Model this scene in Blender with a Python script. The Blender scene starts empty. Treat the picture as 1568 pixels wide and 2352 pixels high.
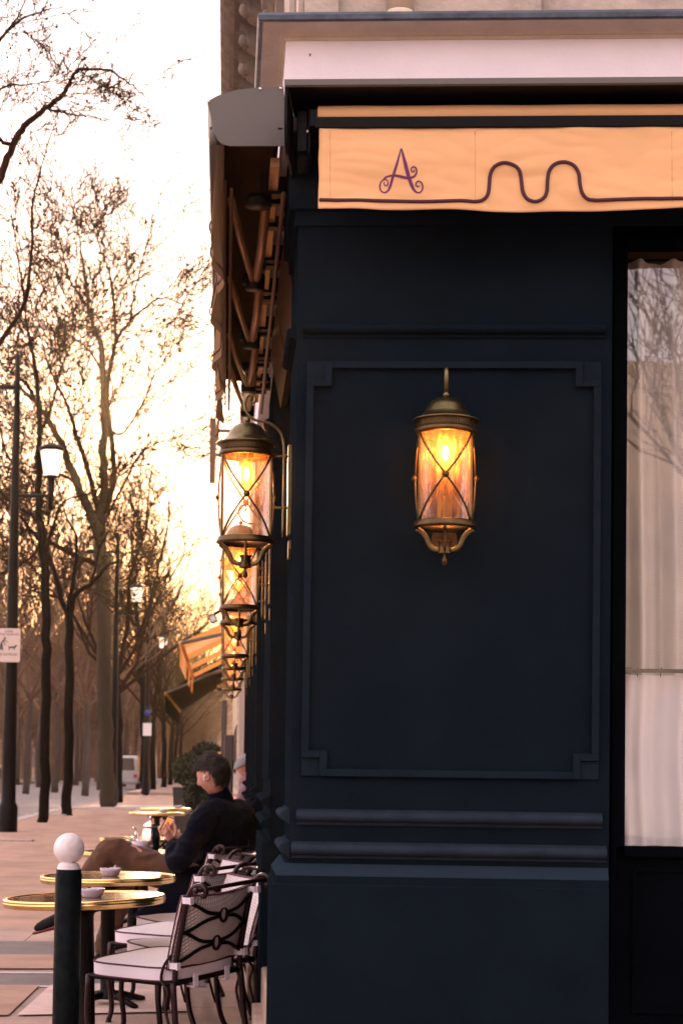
import bpy, bmesh, math, random
from math import sin, cos, pi, sqrt, atan2, radians
from mathutils import Vector, Matrix, noise

# ------------------------------------------------------------ camera, world, sun
S = bpy.context.scene
C = S.collection
CAM_H, F = 1.35, 4020.0          # eye height, focal length in units of a 1568x2352 picture
PITCH, ROLL = 0.045, 0.013
PPY = 1584.0                      # principal point row
cam = bpy.data.cameras.new('camera'); camo = bpy.data.objects.new('camera', cam); C.objects.link(camo)
cam.sensor_fit = 'VERTICAL'; cam.sensor_height = 36.0; cam.sensor_width = 24.0
cam.lens = F / 2352 * 36.0
cam.shift_y = (PPY - 1176) / 2352
cam.clip_start = 0.05; cam.clip_end = 2000
CM = Matrix.Translation((0, 0, CAM_H)) @ Matrix.Rotation(pi/2 + PITCH, 4, 'X') @ Matrix.Rotation(ROLL, 4, 'Z')
camo.matrix_world = CM
cam.dof.use_dof = True; cam.dof.focus_distance = 6.6; cam.dof.aperture_fstop = 7.0
S.camera = camo
S.view_settings.view_transform = 'Standard'; S.view_settings.look = 'None'
S.view_settings.exposure = 1.15; S.view_settings.gamma = 1.0

SUN_AZ, SUN_EL = radians(-6.3), radians(9.2)      # azimuth from +Y, negative = left
W = bpy.data.worlds.new('World'); S.world = W; W.use_nodes = True
nt = W.node_tree; nt.nodes.clear()
def N(nt, t, **k):
    n = nt.nodes.new(t)
    for a, b in k.items():
        if a == 'inp':
            for i, v in b.items():
                n.inputs[i].default_value = v
        else: setattr(n, a, b)
    return n
out = N(nt, 'ShaderNodeOutputWorld'); bg = N(nt, 'ShaderNodeBackground'); bg.inputs[1].default_value = 0.1
sky = N(nt, 'ShaderNodeTexSky', sky_type='NISHITA', sun_disc=False, sun_elevation=SUN_EL, sun_rotation=SUN_AZ,
        air_density=1.6, dust_density=1.5, ozone_density=1.0)
SUND = Vector((sin(SUN_AZ)*cos(SUN_EL), cos(SUN_AZ)*cos(SUN_EL), sin(SUN_EL)))
tc = N(nt, 'ShaderNodeTexCoord')
tint = N(nt, 'ShaderNodeMix', data_type='RGBA', blend_type='MULTIPLY'); tint.inputs[0].default_value = 1
tint.inputs[7].default_value = (.55, .40, .38, 1)
nt.links.new(sky.outputs[0], tint.inputs[6])
# thin veil of bright cloud
nz = N(nt, 'ShaderNodeTexNoise'); nz.inputs['Scale'].default_value = 2.2; nz.inputs['Detail'].default_value = 5
mp = N(nt, 'ShaderNodeMapping'); mp.inputs['Scale'].default_value = (1, 1, 3.5)
nt.links.new(tc.outputs['Generated'], mp.inputs[0]); nt.links.new(mp.outputs[0], nz.inputs['Vector'])
cr = N(nt, 'ShaderNodeValToRGB'); cr.color_ramp.elements[0].position = .3; cr.color_ramp.elements[1].position = .75
cr.color_ramp.elements[0].color = (8.4, 6.8, 7.3, 1); cr.color_ramp.elements[1].color = (12.0, 9.9, 10.6, 1)
nt.links.new(nz.outputs[0], cr.inputs[0])
addc = N(nt, 'ShaderNodeMix', data_type='RGBA', blend_type='ADD'); addc.inputs[0].default_value = 1
# the veil turns amber and thins towards the horizon
sep = N(nt, 'ShaderNodeSeparateXYZ'); nt.links.new(tc.outputs['Generated'], sep.inputs[0])
el = N(nt, 'ShaderNodeMapRange', interpolation_type='SMOOTHSTEP'); el.inputs[1].default_value = .02; el.inputs[2].default_value = .135
nt.links.new(sep.outputs[2], el.inputs[0])
hzn = N(nt, 'ShaderNodeMix', data_type='RGBA'); hzn.inputs[6].default_value = (8.5, 4.2, 1.3, 1); nt.links.new(el.outputs[0], hzn.inputs[0]); nt.links.new(cr.outputs[0], hzn.inputs[7])
nt.links.new(tint.outputs[2], addc.inputs[6]); nt.links.new(hzn.outputs[2], addc.inputs[7])
# glow of the low sun through the veil
dotn = N(nt, 'ShaderNodeVectorMath', operation='DOT_PRODUCT'); dotn.inputs[1].default_value = SUND
nt.links.new(tc.outputs['Generated'], dotn.inputs[0])
mx = N(nt, 'ShaderNodeMath', operation='MAXIMUM'); mx.inputs[1].default_value = 0
nt.links.new(dotn.outputs['Value'], mx.inputs[0])
pw = N(nt, 'ShaderNodeMath', operation='POWER'); pw.inputs[1].default_value = 140
nt.links.new(mx.outputs[0], pw.inputs[0])
gl = N(nt, 'ShaderNodeMix', data_type='RGBA', blend_type='MIX'); gl.inputs[6].default_value = (0, 0, 0, 1)
gl.inputs[7].default_value = (14, 7, 1.5, 1)
nt.links.new(pw.outputs[0], gl.inputs[0])
add2 = N(nt, 'ShaderNodeMix', data_type='RGBA', blend_type='ADD'); add2.inputs[0].default_value = 1
nt.links.new(addc.outputs[2], add2.inputs[6]); nt.links.new(gl.outputs[2], add2.inputs[7])
nt.links.new(add2.outputs[2], bg.inputs[0]); nt.links.new(bg.outputs[0], out.inputs[0])

sl = bpy.data.lights.new('sun', 'SUN'); sl.energy = 3.0; sl.angle = radians(0.6); sl.color = (1, 0.62, 0.34)
so = bpy.data.objects.new('sun', sl); C.objects.link(so)
so.rotation_euler = (-SUND).to_track_quat('-Z', 'Y').to_euler()

# ------------------------------------------------------------ measuring helpers
def ray(x, y):
    v = Vector(((x-784)/F, -(y-PPY)/F, -1))
    return (CM.to_3x3() @ v)
def P(x, y, d):                    # point d metres ahead (world Y) seen at that place
    r = ray(x, y); return Vector((0, 0, CAM_H)) + r*(d/r.y)
def lat(x, d): return P(x, 1765, d).x
CX, CY = lat(668, 5.5), 5.5        # street corner of the cafe
dF = Vector((1, -.05, 0)).normalized(); nF = Vector((-.05, -1, 0)).normalized()
TS = -.0659 + .0
dS = Vector((TS, 1, 0)).normalized(); nS = Vector((-1, TS, 0)).normalized()
C0 = Vector((CX, CY, 0))
# mitre-aware frames: (u along wall, w outward, z)
def FF(u, w, z): return C0 + dF*u + nF*w + Vector((0, 0, z))
def SF(s, w, z): return C0 + dS*s + nS*w + Vector((0, 0, z))
def FP(x, y, w=0.0):               # pixel -> (u, z) on the front wall plane pushed out by w
    r = ray(x, y); o = Vector((0, 0, CAM_H)); q = C0 + nF*w
    t = (q - o).dot(nF)/r.dot(nF); p = o + r*t
    return ((p - C0).dot(dF), p.z)
def corner(w):                     # where both walls pushed out by w meet: returns (u on front frame, s on side frame)
    # C0 + dF*u + nF*w = C0 + dS*s + nS*w
    a, b, c, d = dF.x, -dS.x, dF.y, -dS.y
    rx, ry = (nS.x-nF.x)*w, (nS.y-nF.y)*w
    det = a*d - b*c
    return ((rx*d - b*ry)/det, (a*ry - c*rx)/det)

# ------------------------------------------------------------ mesh builder
class MB:
    def __init__(s): s.v = []; s.f = []; s.sm = []
    def add(s, vs, fs, smooth=False):
        o = len(s.v); s.v.extend(tuple(v) for v in vs)
        for f in fs: s.f.append(tuple(i+o for i in f)); s.sm.append(smooth)
        return s
    def box(s, x0, x1, y0, y1, z0, z1, T=None):
        vs = [(x, y, z) for z in (z0, z1) for y in (y0, y1) for x in (x0, x1)]
        if T: vs = [T(*v) for v in vs]
        return s.add(vs, [(0, 2, 3, 1), (4, 5, 7, 6), (0, 1, 5, 4), (2, 6, 7, 3), (0, 4, 6, 2), (1, 3, 7, 5)])
    def extr(s, prof, T0, T1, closed=True, caps=True, smooth=False):   # profile of (w,z); T0/T1 map it to the two ends
        n = len(prof); a = [T0(*p) for p in prof]; b = [T1(*p) for p in prof]
        fs = [(i, (i+1) % n, n+(i+1) % n, n+i) for i in range(n if closed else n-1)]
        s.add(a+b, fs, smooth)
        if caps and closed: s.add(a, [tuple(range(n))]); s.add(b, [tuple(range(n))[::-1]])
        return s
    def tube(s, pts, rad, n=8, cap=True, smooth=True, flat=1.0, up=None):
        pts = [Vector(p) for p in pts]; m = len(pts)
        if not hasattr(rad, '__len__'): rad = [rad]*m
        vs = []; prev = None
        for i, p in enumerate(pts):
            t = (pts[min(i+1, m-1)] - pts[max(i-1, 0)])
            if t.length < 1e-9: t = Vector((0, 0, 1))
            t.normalize()
            if prev is None:
                a = Vector(up) if up else (Vector((0, 0, 1)) if abs(t.z) < .9 else Vector((1, 0, 0)))
            else: a = prev
            a = a - t*a.dot(t)
            if a.length < 1e-6: a = t.orthogonal()
            a.normalize(); prev = a; b = t.cross(a)
            for k in range(n):
                c = 2*pi*k/n
                vs.append(p + a*(cos(c)*rad[i]) + b*(sin(c)*rad[i]*flat))
        fs = [(i*n+k, i*n+(k+1) % n, (i+1)*n+(k+1) % n, (i+1)*n+k) for i in range(m-1) for k in range(n)]
        if cap: fs += [tuple(range(n))[::-1], tuple((m-1)*n+k for k in range(n))]
        return s.add(vs, fs, smooth)
    def lathe(s, prof, n=32, c=(0, 0, 0), smooth=True, T=None):      # prof of (r, z)
        vs = []; m = len(prof)
        for r, z in prof:
            for k in range(n):
                a = 2*pi*k/n; vs.append((c[0]+r*cos(a), c[1]+r*sin(a), c[2]+z))
        if T: vs = [T(*v) for v in vs]
        fs = [(i*n+k, i*n+(k+1) % n, (i+1)*n+(k+1) % n, (i+1)*n+k) for i in range(m-1) for k in range(n)]
        return s.add(vs, fs, smooth)
    def ball(s, c, r, n=12, sx=1, sy=1, sz=1):
        m = n//2+1
        prof = [(max(1e-5, sin(pi*i/m)), -cos(pi*i/m)) for i in range(m+1)]
        return s.lathe(prof, n, T=lambda x, y, z: (c[0]+x*r*sx, c[1]+y*r*sy, c[2]+z*r*sz))
    def grid(s, nu, nv, fn, smooth=True):
        vs = [fn(i/(nu-1), j/(nv-1)) for j in range(nv) for i in range(nu)]
        return s.add(vs, [(j*nu+i, j*nu+i+1, (j+1)*nu+i+1, (j+1)*nu+i) for j in range(nv-1) for i in range(nu-1)], smooth)
    def prism(s, poly, y0, y1, T=None):   # poly in (x,z), extruded along y
        T = T or (lambda x, y, z: (x, y, z)); n = len(poly)
        a = [T(x, y0, z) for x, z in poly]; b = [T(x, y1, z) for x, z in poly]
        s.add(a+b, [(i, (i+1) % n, n+(i+1) % n, n+i) for i in range(n)] + [tuple(range(n))[::-1], tuple(range(n, 2*n))])
        return s
    def build(s, name, m, parent=None, world=True, bevel=0, fix=True):
        me = bpy.data.meshes.new(name)
        off = parent_loc(parent) if (parent and world) else Vector((0, 0, 0))
        me.from_pydata([tuple(Vector(v)-off) for v in s.v], [], s.f); me.update()
        me.polygons.foreach_set('use_smooth', s.sm)
        if fix and len(s.f) < 60000:
            bm = bmesh.new(); bm.from_mesh(me)
            bmesh.ops.recalc_face_normals(bm, faces=bm.faces); bm.to_mesh(me); bm.free()
        o = bpy.data.objects.new(name, me); C.objects.link(o)
        if m: me.materials.append(m)
        if parent: o.parent = parent
        if bevel:
            b = o.modifiers.new('bevel', 'BEVEL'); b.width = bevel; b.segments = 2; b.limit_method = 'ANGLE'
        return o
LOC = {}
def parent_loc(p):
    v = Vector((0, 0, 0)) 
    while p is not None: v += p.location; p = p.parent
    return v
def tag(o, label=None, cat=None, group=None, kind=None):
    if label: o['label'] = label
    if cat: o['category'] = cat
    if group: o['group'] = group
    if kind: o['kind'] = kind
    return o
def empty(name, loc, rz=0, label=None, cat=None, group=None, rot=None):
    o = bpy.data.objects.new(name, None); C.objects.link(o); o.location = loc; o.empty_display_size = .1
    o.rotation_euler = rot if rot else (0, 0, rz)
    return tag(o, label, cat, group)
def copy_tree(o, parent=None, first=True):
    c = o.copy(); C.objects.link(c)
    if parent: c.parent = parent
    for ch in [x for x in bpy.data.objects if x.parent == o and x is not c]:
        copy_tree(ch, c)
    return c
def cat_rom(pts, n=6):
    pts = [Vector(p) for p in pts]; P_ = [pts[0]*2-pts[1]] + pts + [pts[-1]*2-pts[-2]]; o = []
    for i in range(1, len(P_)-2):
        for k in range(n):
            t = k/n; a, b, c, d = P_[i-1], P_[i], P_[i+1], P_[i+2]
            o.append(.5*((2*b) + (c-a)*t + (2*a-5*b+4*c-d)*t*t + (3*b-a-3*c+d)*t**3))
    o.append(pts[-1]); return o

# ------------------------------------------------------------ materials
def mat(name, col, rough=.6, metal=0, var=.0, vscale=6, bump=0, bscale=80, coat=0, col2=None, spec=None, sheen=0, emit=None, es=0, stretch=None):
    m = bpy.data.materials.new(name); m.use_nodes = True; t = m.node_tree; b = t.nodes['Principled BSDF']
    b.inputs['Base Color'].default_value = (*col, 1); b.inputs['Roughness'].default_value = rough
    b.inputs['Metallic'].default_value = metal; b.inputs['Coat Weight'].default_value = coat
    if spec is not None: b.inputs['Specular IOR Level'].default_value = spec
    if sheen: b.inputs['Sheen Weight'].default_value = sheen
    if emit: b.inputs['Emission Color'].default_value = (*emit, 1); b.inputs['Emission Strength'].default_value = es
    co = N(t, 'ShaderNodeTexCoord'); vec = co.outputs['Object']
    if stretch:
        mp = N(t, 'ShaderNodeMapping'); mp.inputs['Scale'].default_value = stretch; t.links.new(vec, mp.inputs[0]); vec = mp.outputs[0]
    if var or col2:
        n1 = N(t, 'ShaderNodeTexNoise'); n1.inputs['Scale'].default_value = vscale; n1.inputs['Detail'].default_value = 6; n1.inputs['Roughness'].default_value = .65
        t.links.new(vec, n1.inputs['Vector'])
        r = N(t, 'ShaderNodeValToRGB'); r.color_ramp.elements[0].position = .32; r.color_ramp.elements[1].position = .68
        a = col2 or tuple(c*(1-var) for c in col); bb = col if col2 else tuple(min(1, c*(1+var)) for c in col)
        r.color_ramp.elements[0].color = (*a, 1); r.color_ramp.elements[1].color = (*bb, 1)
        t.links.new(n1.outputs[0], r.inputs[0]); t.links.new(r.outputs[0], b.inputs['Base Color'])
        mr = N(t, 'ShaderNodeMapRange'); mr.inputs[3].default_value = max(.02, rough-.08); mr.inputs[4].default_value = min(1, rough+.12)
        t.links.new(n1.outputs[0], mr.inputs[0]); t.links.new(mr.outputs[0], b.inputs['Roughness'])
    if bump:
        n2 = N(t, 'ShaderNodeTexNoise'); n2.inputs['Scale'].default_value = bscale; n2.inputs['Detail'].default_value = 4
        t.links.new(vec, n2.inputs['Vector']); bp = N(t, 'ShaderNodeBump'); bp.inputs['Strength'].default_value = bump; bp.inputs['Distance'].default_value = .004
        t.links.new(n2.outputs[0], bp.inputs['Height']); t.links.new(bp.outputs[0], b.inputs['Normal'])
    return m
def add_normal_tex(m, kind, scale, strength, dist=.003, rot=0):
    t = m.node_tree; b = t.nodes['Principled BSDF']; co = N(t, 'ShaderNodeTexCoord')
    mp = N(t, 'ShaderNodeMapping'); mp.inputs['Rotation'].default_value = (0, 0, rot); mp.inputs['Scale'].default_value = scale
    t.links.new(co.outputs['Object'], mp.inputs[0])
    if kind == 'wave': w = N(t, 'ShaderNodeTexWave'); w.inputs['Scale'].default_value = 1; o = w.outputs[1]
    else: w = N(t, 'ShaderNodeTexVoronoi'); w.inputs['Scale'].default_value = 1; o = w.outputs[0]
    t.links.new(mp.outputs[0], w.inputs['Vector'])
    bp = N(t, 'ShaderNodeBump'); bp.inputs['Strength'].default_value = strength; bp.inputs['Distance'].default_value = dist
    t.links.new(o, bp.inputs['Height']); t.links.new(bp.outputs[0], b.inputs['Normal'])
    return w
NAVYM = mat('navy_moulding_highlight', (.018, .026, .037), .6, var=.2, vscale=9, bump=.2, bscale=300, spec=0)  # same navy made lighter: moulding highlights put into the colour
NAVYF = mat('navy_frame_highlight', (.0085, .0140, .0205), .6, var=.15, vscale=9, bump=.2, bscale=300, spec=0)  # wall navy lightened a little, painting in the frame's edge highlights
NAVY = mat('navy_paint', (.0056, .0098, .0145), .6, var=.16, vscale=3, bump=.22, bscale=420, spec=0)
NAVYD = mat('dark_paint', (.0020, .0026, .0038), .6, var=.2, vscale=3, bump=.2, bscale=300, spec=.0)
BLACK = mat('black_metal', (.0022, .0022, .0026), .45, var=.2, bump=.1, spec=.12)
STONE = mat('limestone', (.42, .35, .29), .85, var=.32, vscale=5, bump=.7, bscale=60)
STONED = mat('weathered_limestone', (.20, .16, .13), .9, var=.35, vscale=7, bump=.8, bscale=50)
PLASTER = mat('white_plaster', (.75, .68, .72), .75, var=.05, vscale=4, bump=.35, bscale=90)
COVE = mat('beige_plaster', (.52, .42, .34), .8, var=.14, vscale=7, bump=.4, bscale=90)
ZINC = mat('zinc', (.07, .085, .11), .45, metal=.6, var=.35, vscale=14, bump=.5, bscale=40)
HOOD = mat('awning_hood_paint', (.10, .088, .078), .5, metal=.1, var=.05, bump=.12, bscale=500)
CANVAS = mat('cream_canvas', (.73, .42, .195), .85, var=.05, vscale=5, bump=.25, bscale=700, sheen=.1)
ROPE = mat('burgundy_piping', (.05, .006, .018), .7, bump=.3, bscale=400)
MARK = mat('plum_print', (.13, .02, .10), .8)
BRASS = mat('aged_brass', (.15, .12, .055), .34, metal=1, var=.3, vscale=20, bump=.12, bscale=160)
BRASSD = mat('dark_brass', (.10, .065, .03), .4, metal=1, var=.3, vscale=20, bump=.12, bscale=160)
GOLD = mat('polished_brass', (.80, .55, .22), .18, metal=1, var=.1, vscale=9)
TABLETOP = mat('glossy_tabletop', (.35, .17, .08), .12, coat=.6, col2=(.10, .05, .03), vscale=4)
IRON = mat('burgundy_enamel', (.014, .002, .004), .4, coat=.05, var=.2, spec=.3)
IRONB = mat('dark_iron', (.003, .0022, .0026), .45, spec=.12)
CLOTH = mat('woven_cushion', (.62, .53, .52), .9, var=.06, vscale=20, sheen=.2)
CLOTHB = mat('cushion_edge', (.74, .68, .76), .9, var=.03)
PIPE = mat('cushion_piping', (.07, .008, .02), .7)
CHINA = mat('lilac_china', (.50, .44, .52), .3, var=.05)
WHITEP = mat('white_ball_paint', (.84, .80, .84), .55, col2=(.62, .56, .54), vscale=16, bump=.5, bscale=60)
POST = mat('bollard_paint', (.0012, .0022, .0030), .4, col2=(.006, .010, .012), vscale=26, bump=.5, bscale=40, spec=.05)
SILVER = mat('silver', (.75, .70, .66), .14, metal=1)
BARK = mat('bark', (.008, .006, .005), .95, spec=.05, var=.4, vscale=9, bump=.8, bscale=30)
BARKP = mat('plane_bark', (.05, .040, .026), .95, spec=.05, col2=(.045, .035, .025), vscale=3, bump=.6, bscale=20)
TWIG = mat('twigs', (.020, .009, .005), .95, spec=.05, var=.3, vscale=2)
TWIGP = mat('park_twigs_hazed', (.11, .062, .036), .95, var=.3, vscale=2)  # paler than the street twigs: lift of the haze painted in
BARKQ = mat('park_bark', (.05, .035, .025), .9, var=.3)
TWIGB = mat('far_twigs_hazed', (.13, .078, .045), .95, var=.4, vscale=.6)  # distance haze put into this lighter twig colour
SKIN = mat('skin', (.50, .24, .17), .5, var=.08, vscale=30); SKIN.node_tree.nodes['Principled BSDF'].inputs['Subsurface Weight'].default_value = .08
HAIR = mat('brown_hair', (.014, .0065, .0032), .5, var=.4, vscale=60)
WOOL = mat('navy_wool', (.0022, .0034, .0085), .95, spec=.05, var=.25, vscale=12, bump=.5, bscale=300, sheen=.04)
CORD = mat('brown_corduroy', (.085, .036, .016), .95, var=.22, vscale=14, bump=.4, bscale=200, sheen=.1)
LEAF = mat('shrub_leaves', (.012, .022, .007), .8, var=.5, vscale=5)
def mixmat(name, build):
    m = bpy.data.materials.new(name); m.use_nodes = True; t = m.node_tree
    t.nodes.remove(t.nodes['Principled BSDF']); o = t.nodes['Material Output']
    sh = build(t); t.links.new(sh, o.inputs[0]); return m
def lamp_glass(t):
    co = N(t, 'ShaderNodeTexCoord'); mp = N(t, 'ShaderNodeMapping'); mp.inputs['Scale'].default_value = (90, 90, 22)
    t.links.new(co.outputs['Object'], mp.inputs[0])
    nz = N(t, 'ShaderNodeTexNoise'); nz.inputs['Scale'].default_value = 1; nz.inputs['Detail'].default_value = 3; t.links.new(mp.outputs[0], nz.inputs['Vector'])
    bp = N(t, 'ShaderNodeBump'); bp.inputs['Strength'].default_value = .5; bp.inputs['Distance'].default_value = .006; t.links.new(nz.outputs[0], bp.inputs['Height'])
    rr = N(t, 'ShaderNodeValToRGB'); rr.color_ramp.elements[0].position = .50; rr.color_ramp.elements[1].position = .72
    rr.color_ramp.elements[0].color = (.09,)*3+(1,); rr.color_ramp.elements[1].color = (.32,)*3+(1,)
    t.links.new(nz.outputs[0], rr.inputs[0])
    tr = N(t, 'ShaderNodeBsdfTransparent'); tr.inputs[0].default_value = (.99, .97, .945, 1)
    tl = N(t, 'ShaderNodeBsdfTranslucent'); tl.inputs[0].default_value = (1, .60, .36, 1)
    gs = N(t, 'ShaderNodeBsdfGlossy'); gs.inputs['Roughness'].default_value = .12; t.links.new(bp.outputs[0], gs.inputs['Normal'])
    m1 = N(t, 'ShaderNodeMixShader'); t.links.new(rr.outputs[0], m1.inputs[0]); t.links.new(tr.outputs[0], m1.inputs[1]); t.links.new(tl.outputs[0], m1.inputs[2])
    fr = N(t, 'ShaderNodeFresnel'); fr.inputs[0].default_value = 1.45; t.links.new(bp.outputs[0], fr.inputs['Normal'])
    mul = N(t, 'ShaderNodeMath', operation='MULTIPLY'); mul.inputs[1].default_value = .45; t.links.new(fr.outputs[0], mul.inputs[0])
    m2 = N(t, 'ShaderNodeMixShader'); t.links.new(mul.outputs[0], m2.inputs[0]); t.links.new(m1.outputs[0], m2.inputs[1]); t.links.new(gs.outputs[0], m2.inputs[2])
    return m2.outputs[0]
LGLASS = mixmat('seeded_lantern_glass', lamp_glass)
def win_glass(t):
    tr = N(t, 'ShaderNodeBsdfTransparent'); tr.inputs[0].default_value = (.92, .9, .88, 1)
    gs = N(t, 'ShaderNodeBsdfGlossy'); gs.inputs['Roughness'].default_value = .012
    co = N(t, 'ShaderNodeTexCoord'); nz = N(t, 'ShaderNodeTexNoise'); nz.inputs['Scale'].default_value = 1.6
    t.links.new(co.outputs['Object'], nz.inputs['Vector'])
    bp = N(t, 'ShaderNodeBump'); bp.inputs['Strength'].default_value = .15; bp.inputs['Distance'].default_value = .008
    t.links.new(nz.outputs[0], bp.inputs['Height']); t.links.new(bp.outputs[0], gs.inputs['Normal'])
    m = N(t, 'ShaderNodeMixShader'); m.inputs[0].default_value = .17
    t.links.new(tr.outputs[0], m.inputs[1]); t.links.new(gs.outputs[0], m.inputs[2]); return m.outputs[0]
WGLASS = mixmat('window_glass', win_glass)
SGLASS = mat('dark_pane', (.003, .003, .004), .25, spec=.15)
def emis(name, col, st):
    def f(t):
        e = N(t, 'ShaderNodeEmission'); e.inputs[0].default_value = (*col, 1); e.inputs[1].default_value = st; return e.outputs[0]
    return mixmat(name, f)
BULB = emis('lit_bulb_filament', (1, .62, .22), 60)
def bulbg(t):
    tr = N(t, 'ShaderNodeBsdfTransparent'); tr.inputs[0].default_value = (1, .82, .5, 1)
    e = N(t, 'ShaderNodeEmission'); e.inputs[0].default_value = (1, .38, .05, 1); e.inputs[1].default_value = 1.1
    m = N(t, 'ShaderNodeMixShader'); m.inputs[0].default_value = .45
    t.links.new(tr.outputs[0], m.inputs[1]); t.links.new(e.outputs[0], m.inputs[2]); return m.outputs[0]
BULBG = mixmat('bulb_envelope', bulbg)
def milk(t):
    tl = N(t, 'ShaderNodeBsdfTranslucent'); tl.inputs[0].default_value = (.95, .85, .78, 1)
    df = N(t, 'ShaderNodeBsdfDiffuse'); df.inputs[0].default_value = (.85, .75, .68, 1)
    m = N(t, 'ShaderNodeMixShader'); m.inputs[0].default_value = .45
    t.links.new(tl.outputs[0], m.inputs[1]); t.links.new(df.outputs[0], m.inputs[2])
    e = N(t, 'ShaderNodeEmission'); e.inputs[0].default_value = (1, .72, .52, 1); e.inputs[1].default_value = .8
    a = N(t, 'ShaderNodeAddShader'); t.links.new(m.outputs[0], a.inputs[0]); t.links.new(e.outputs[0], a.inputs[1]); return a.outputs[0]
MILK = mixmat('milk_glass', milk)
def cloth_tr(col, mixf, wave=None):
    def f(t):
        tl = N(t, 'ShaderNodeBsdfTranslucent'); tl.inputs[0].default_value = (*col, 1)
        df = N(t, 'ShaderNodeBsdfDiffuse'); df.inputs[0].default_value = (*col, 1)
        if wave:
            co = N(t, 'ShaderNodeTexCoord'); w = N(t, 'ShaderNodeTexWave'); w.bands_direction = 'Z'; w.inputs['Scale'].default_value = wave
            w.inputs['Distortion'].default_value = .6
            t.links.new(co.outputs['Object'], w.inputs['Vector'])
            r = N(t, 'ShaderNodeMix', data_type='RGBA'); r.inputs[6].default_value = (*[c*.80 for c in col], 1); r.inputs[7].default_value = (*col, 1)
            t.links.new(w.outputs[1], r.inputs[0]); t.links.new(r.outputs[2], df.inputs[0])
        m = N(t, 'ShaderNodeMixShader'); m.inputs[0].default_value = mixf
        t.links.new(df.outputs[0], m.inputs[1]); t.links.new(tl.outputs[0], m.inputs[2]); return m.outputs[0]
    return f
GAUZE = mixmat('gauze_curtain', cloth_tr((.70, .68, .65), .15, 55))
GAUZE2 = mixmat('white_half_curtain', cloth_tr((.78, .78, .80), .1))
DCANVAS = mixmat('canopy_canvas_shaded', cloth_tr((.045, .020, .008), .06))  # darkened canvas: the shadow under the side awning is in its colour
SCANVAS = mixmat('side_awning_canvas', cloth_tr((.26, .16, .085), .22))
OCANVAS = mixmat('orange_canvas', cloth_tr((.80, .36, .10), .5))
WCANVAS = mixmat('pale_canvas', cloth_tr((.80, .46, .20), .6))
BCANVAS = mixmat('black_canvas', cloth_tr((.004, .003, .003), .02))
# woven basket pattern in the cushion
def weave(m):
    t = m.node_tree; b = t.nodes['Principled BSDF']; co = N(t, 'ShaderNodeTexCoord')
    mp = N(t, 'ShaderNodeMapping'); mp.inputs['Rotation'].default_value = (.6, .5, .785); mp.inputs['Scale'].default_value = (72, 72, 72); t.links.new(co.outputs['Object'], mp.inputs[0])
    br = N(t, 'ShaderNodeTexBrick'); br.inputs['Scale'].default_value = 1; br.offset = .5; br.inputs['Mortar Size'].default_value = .12; br.inputs['Brick Width'].default_value = 1.3; br.inputs['Row Height'].default_value = .5
    br.inputs['Color1'].default_value = (.80, .72, .72, 1); br.inputs['Color2'].default_value = (.68, .61, .61, 1); br.inputs['Mortar'].default_value = (.34, .30, .30, 1)
    t.links.new(mp.outputs[0], br.inputs['Vector']); t.links.new(br.outputs[0], b.inputs['Base Color'])
weave(CLOTH)

# ------------------------------------------------------------ ground
def pave_mat(name, c1, c2, mort, sx, sy, rot, var=.25):
    m = bpy.data.materials.new(name); m.use_nodes = True; t = m.node_tree; b = t.nodes['Principled BSDF']; b.inputs['Roughness'].default_value = .8
    co = N(t, 'ShaderNodeTexCoord'); mp = N(t, 'ShaderNodeMapping'); mp.inputs['Rotation'].default_value = (0, 0, rot); t.links.new(co.outputs['Object'], mp.inputs[0])
    br = N(t, 'ShaderNodeTexBrick'); br.inputs['Scale'].default_value = 1; br.inputs['Brick Width'].default_value = sx; br.inputs['Row Height'].default_value = sy
    br.inputs['Mortar Size'].default_value = .007; br.inputs['Color1'].default_value = (*c1, 1); br.inputs['Color2'].default_value = (*c2, 1); br.inputs['Mortar'].default_value = (*mort, 1)
    t.links.new(mp.outputs[0], br.inputs['Vector'])
    nz = N(t, 'ShaderNodeTexNoise'); nz.inputs['Scale'].default_value = 1.1; nz.inputs['Detail'].default_value = 9; nz.inputs['Roughness'].default_value = .7; t.links.new(co.outputs['Object'], nz.inputs['Vector'])
    r = N(t, 'ShaderNodeMapRange'); r.inputs[1].default_value = .3; r.inputs[2].default_value = .7; r.inputs[3].default_value = 1-var; r.inputs[4].default_value = 1+var*.6; t.links.new(nz.outputs[0], r.inputs[0])
    mu = N(t, 'ShaderNodeMix', data_type='RGBA', blend_type='MULTIPLY'); mu.inputs[0].default_value = 1; t.links.new(br.outputs[0], mu.inputs[6]); t.links.new(r.outputs[0], mu.inputs[7])
    n3 = N(t, 'ShaderNodeTexNoise'); n3.inputs['Scale'].default_value = 60; n3.inputs['Detail'].default_value = 5; t.links.new(co.outputs['Object'], n3.inputs['Vector'])
    r3 = N(t, 'ShaderNodeMapRange'); r3.inputs[1].default_value = .3; r3.inputs[2].default_value = .7; r3.inputs[3].default_value = .8; r3.inputs[4].default_value = 1.12; t.links.new(n3.outputs[0], r3.inputs[0])
    m2 = N(t, 'ShaderNodeMix', data_type='RGBA', blend_type='MULTIPLY'); m2.inputs[0].default_value = 1; t.links.new(mu.outputs[2], m2.inputs[6]); t.links.new(r3.outputs[0], m2.inputs[7])
    t.links.new(m2.outputs[2], b.inputs['Base Color'])
    bp = N(t, 'ShaderNodeBump'); bp.inputs['Strength'].default_value = .4; bp.inputs['Distance'].default_value = .004; t.links.new(n3.outputs[0], bp.inputs['Height']); t.links.new(bp.outputs[0], b.inputs['Normal'])
    return m
ANG = -math.atan(TS)
PAVE = pave_mat('pavement_slabs', (.38, .25, .20), (.27, .18, .145), (.09, .075, .07), 1.5, .9, -ANG, .42)
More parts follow.
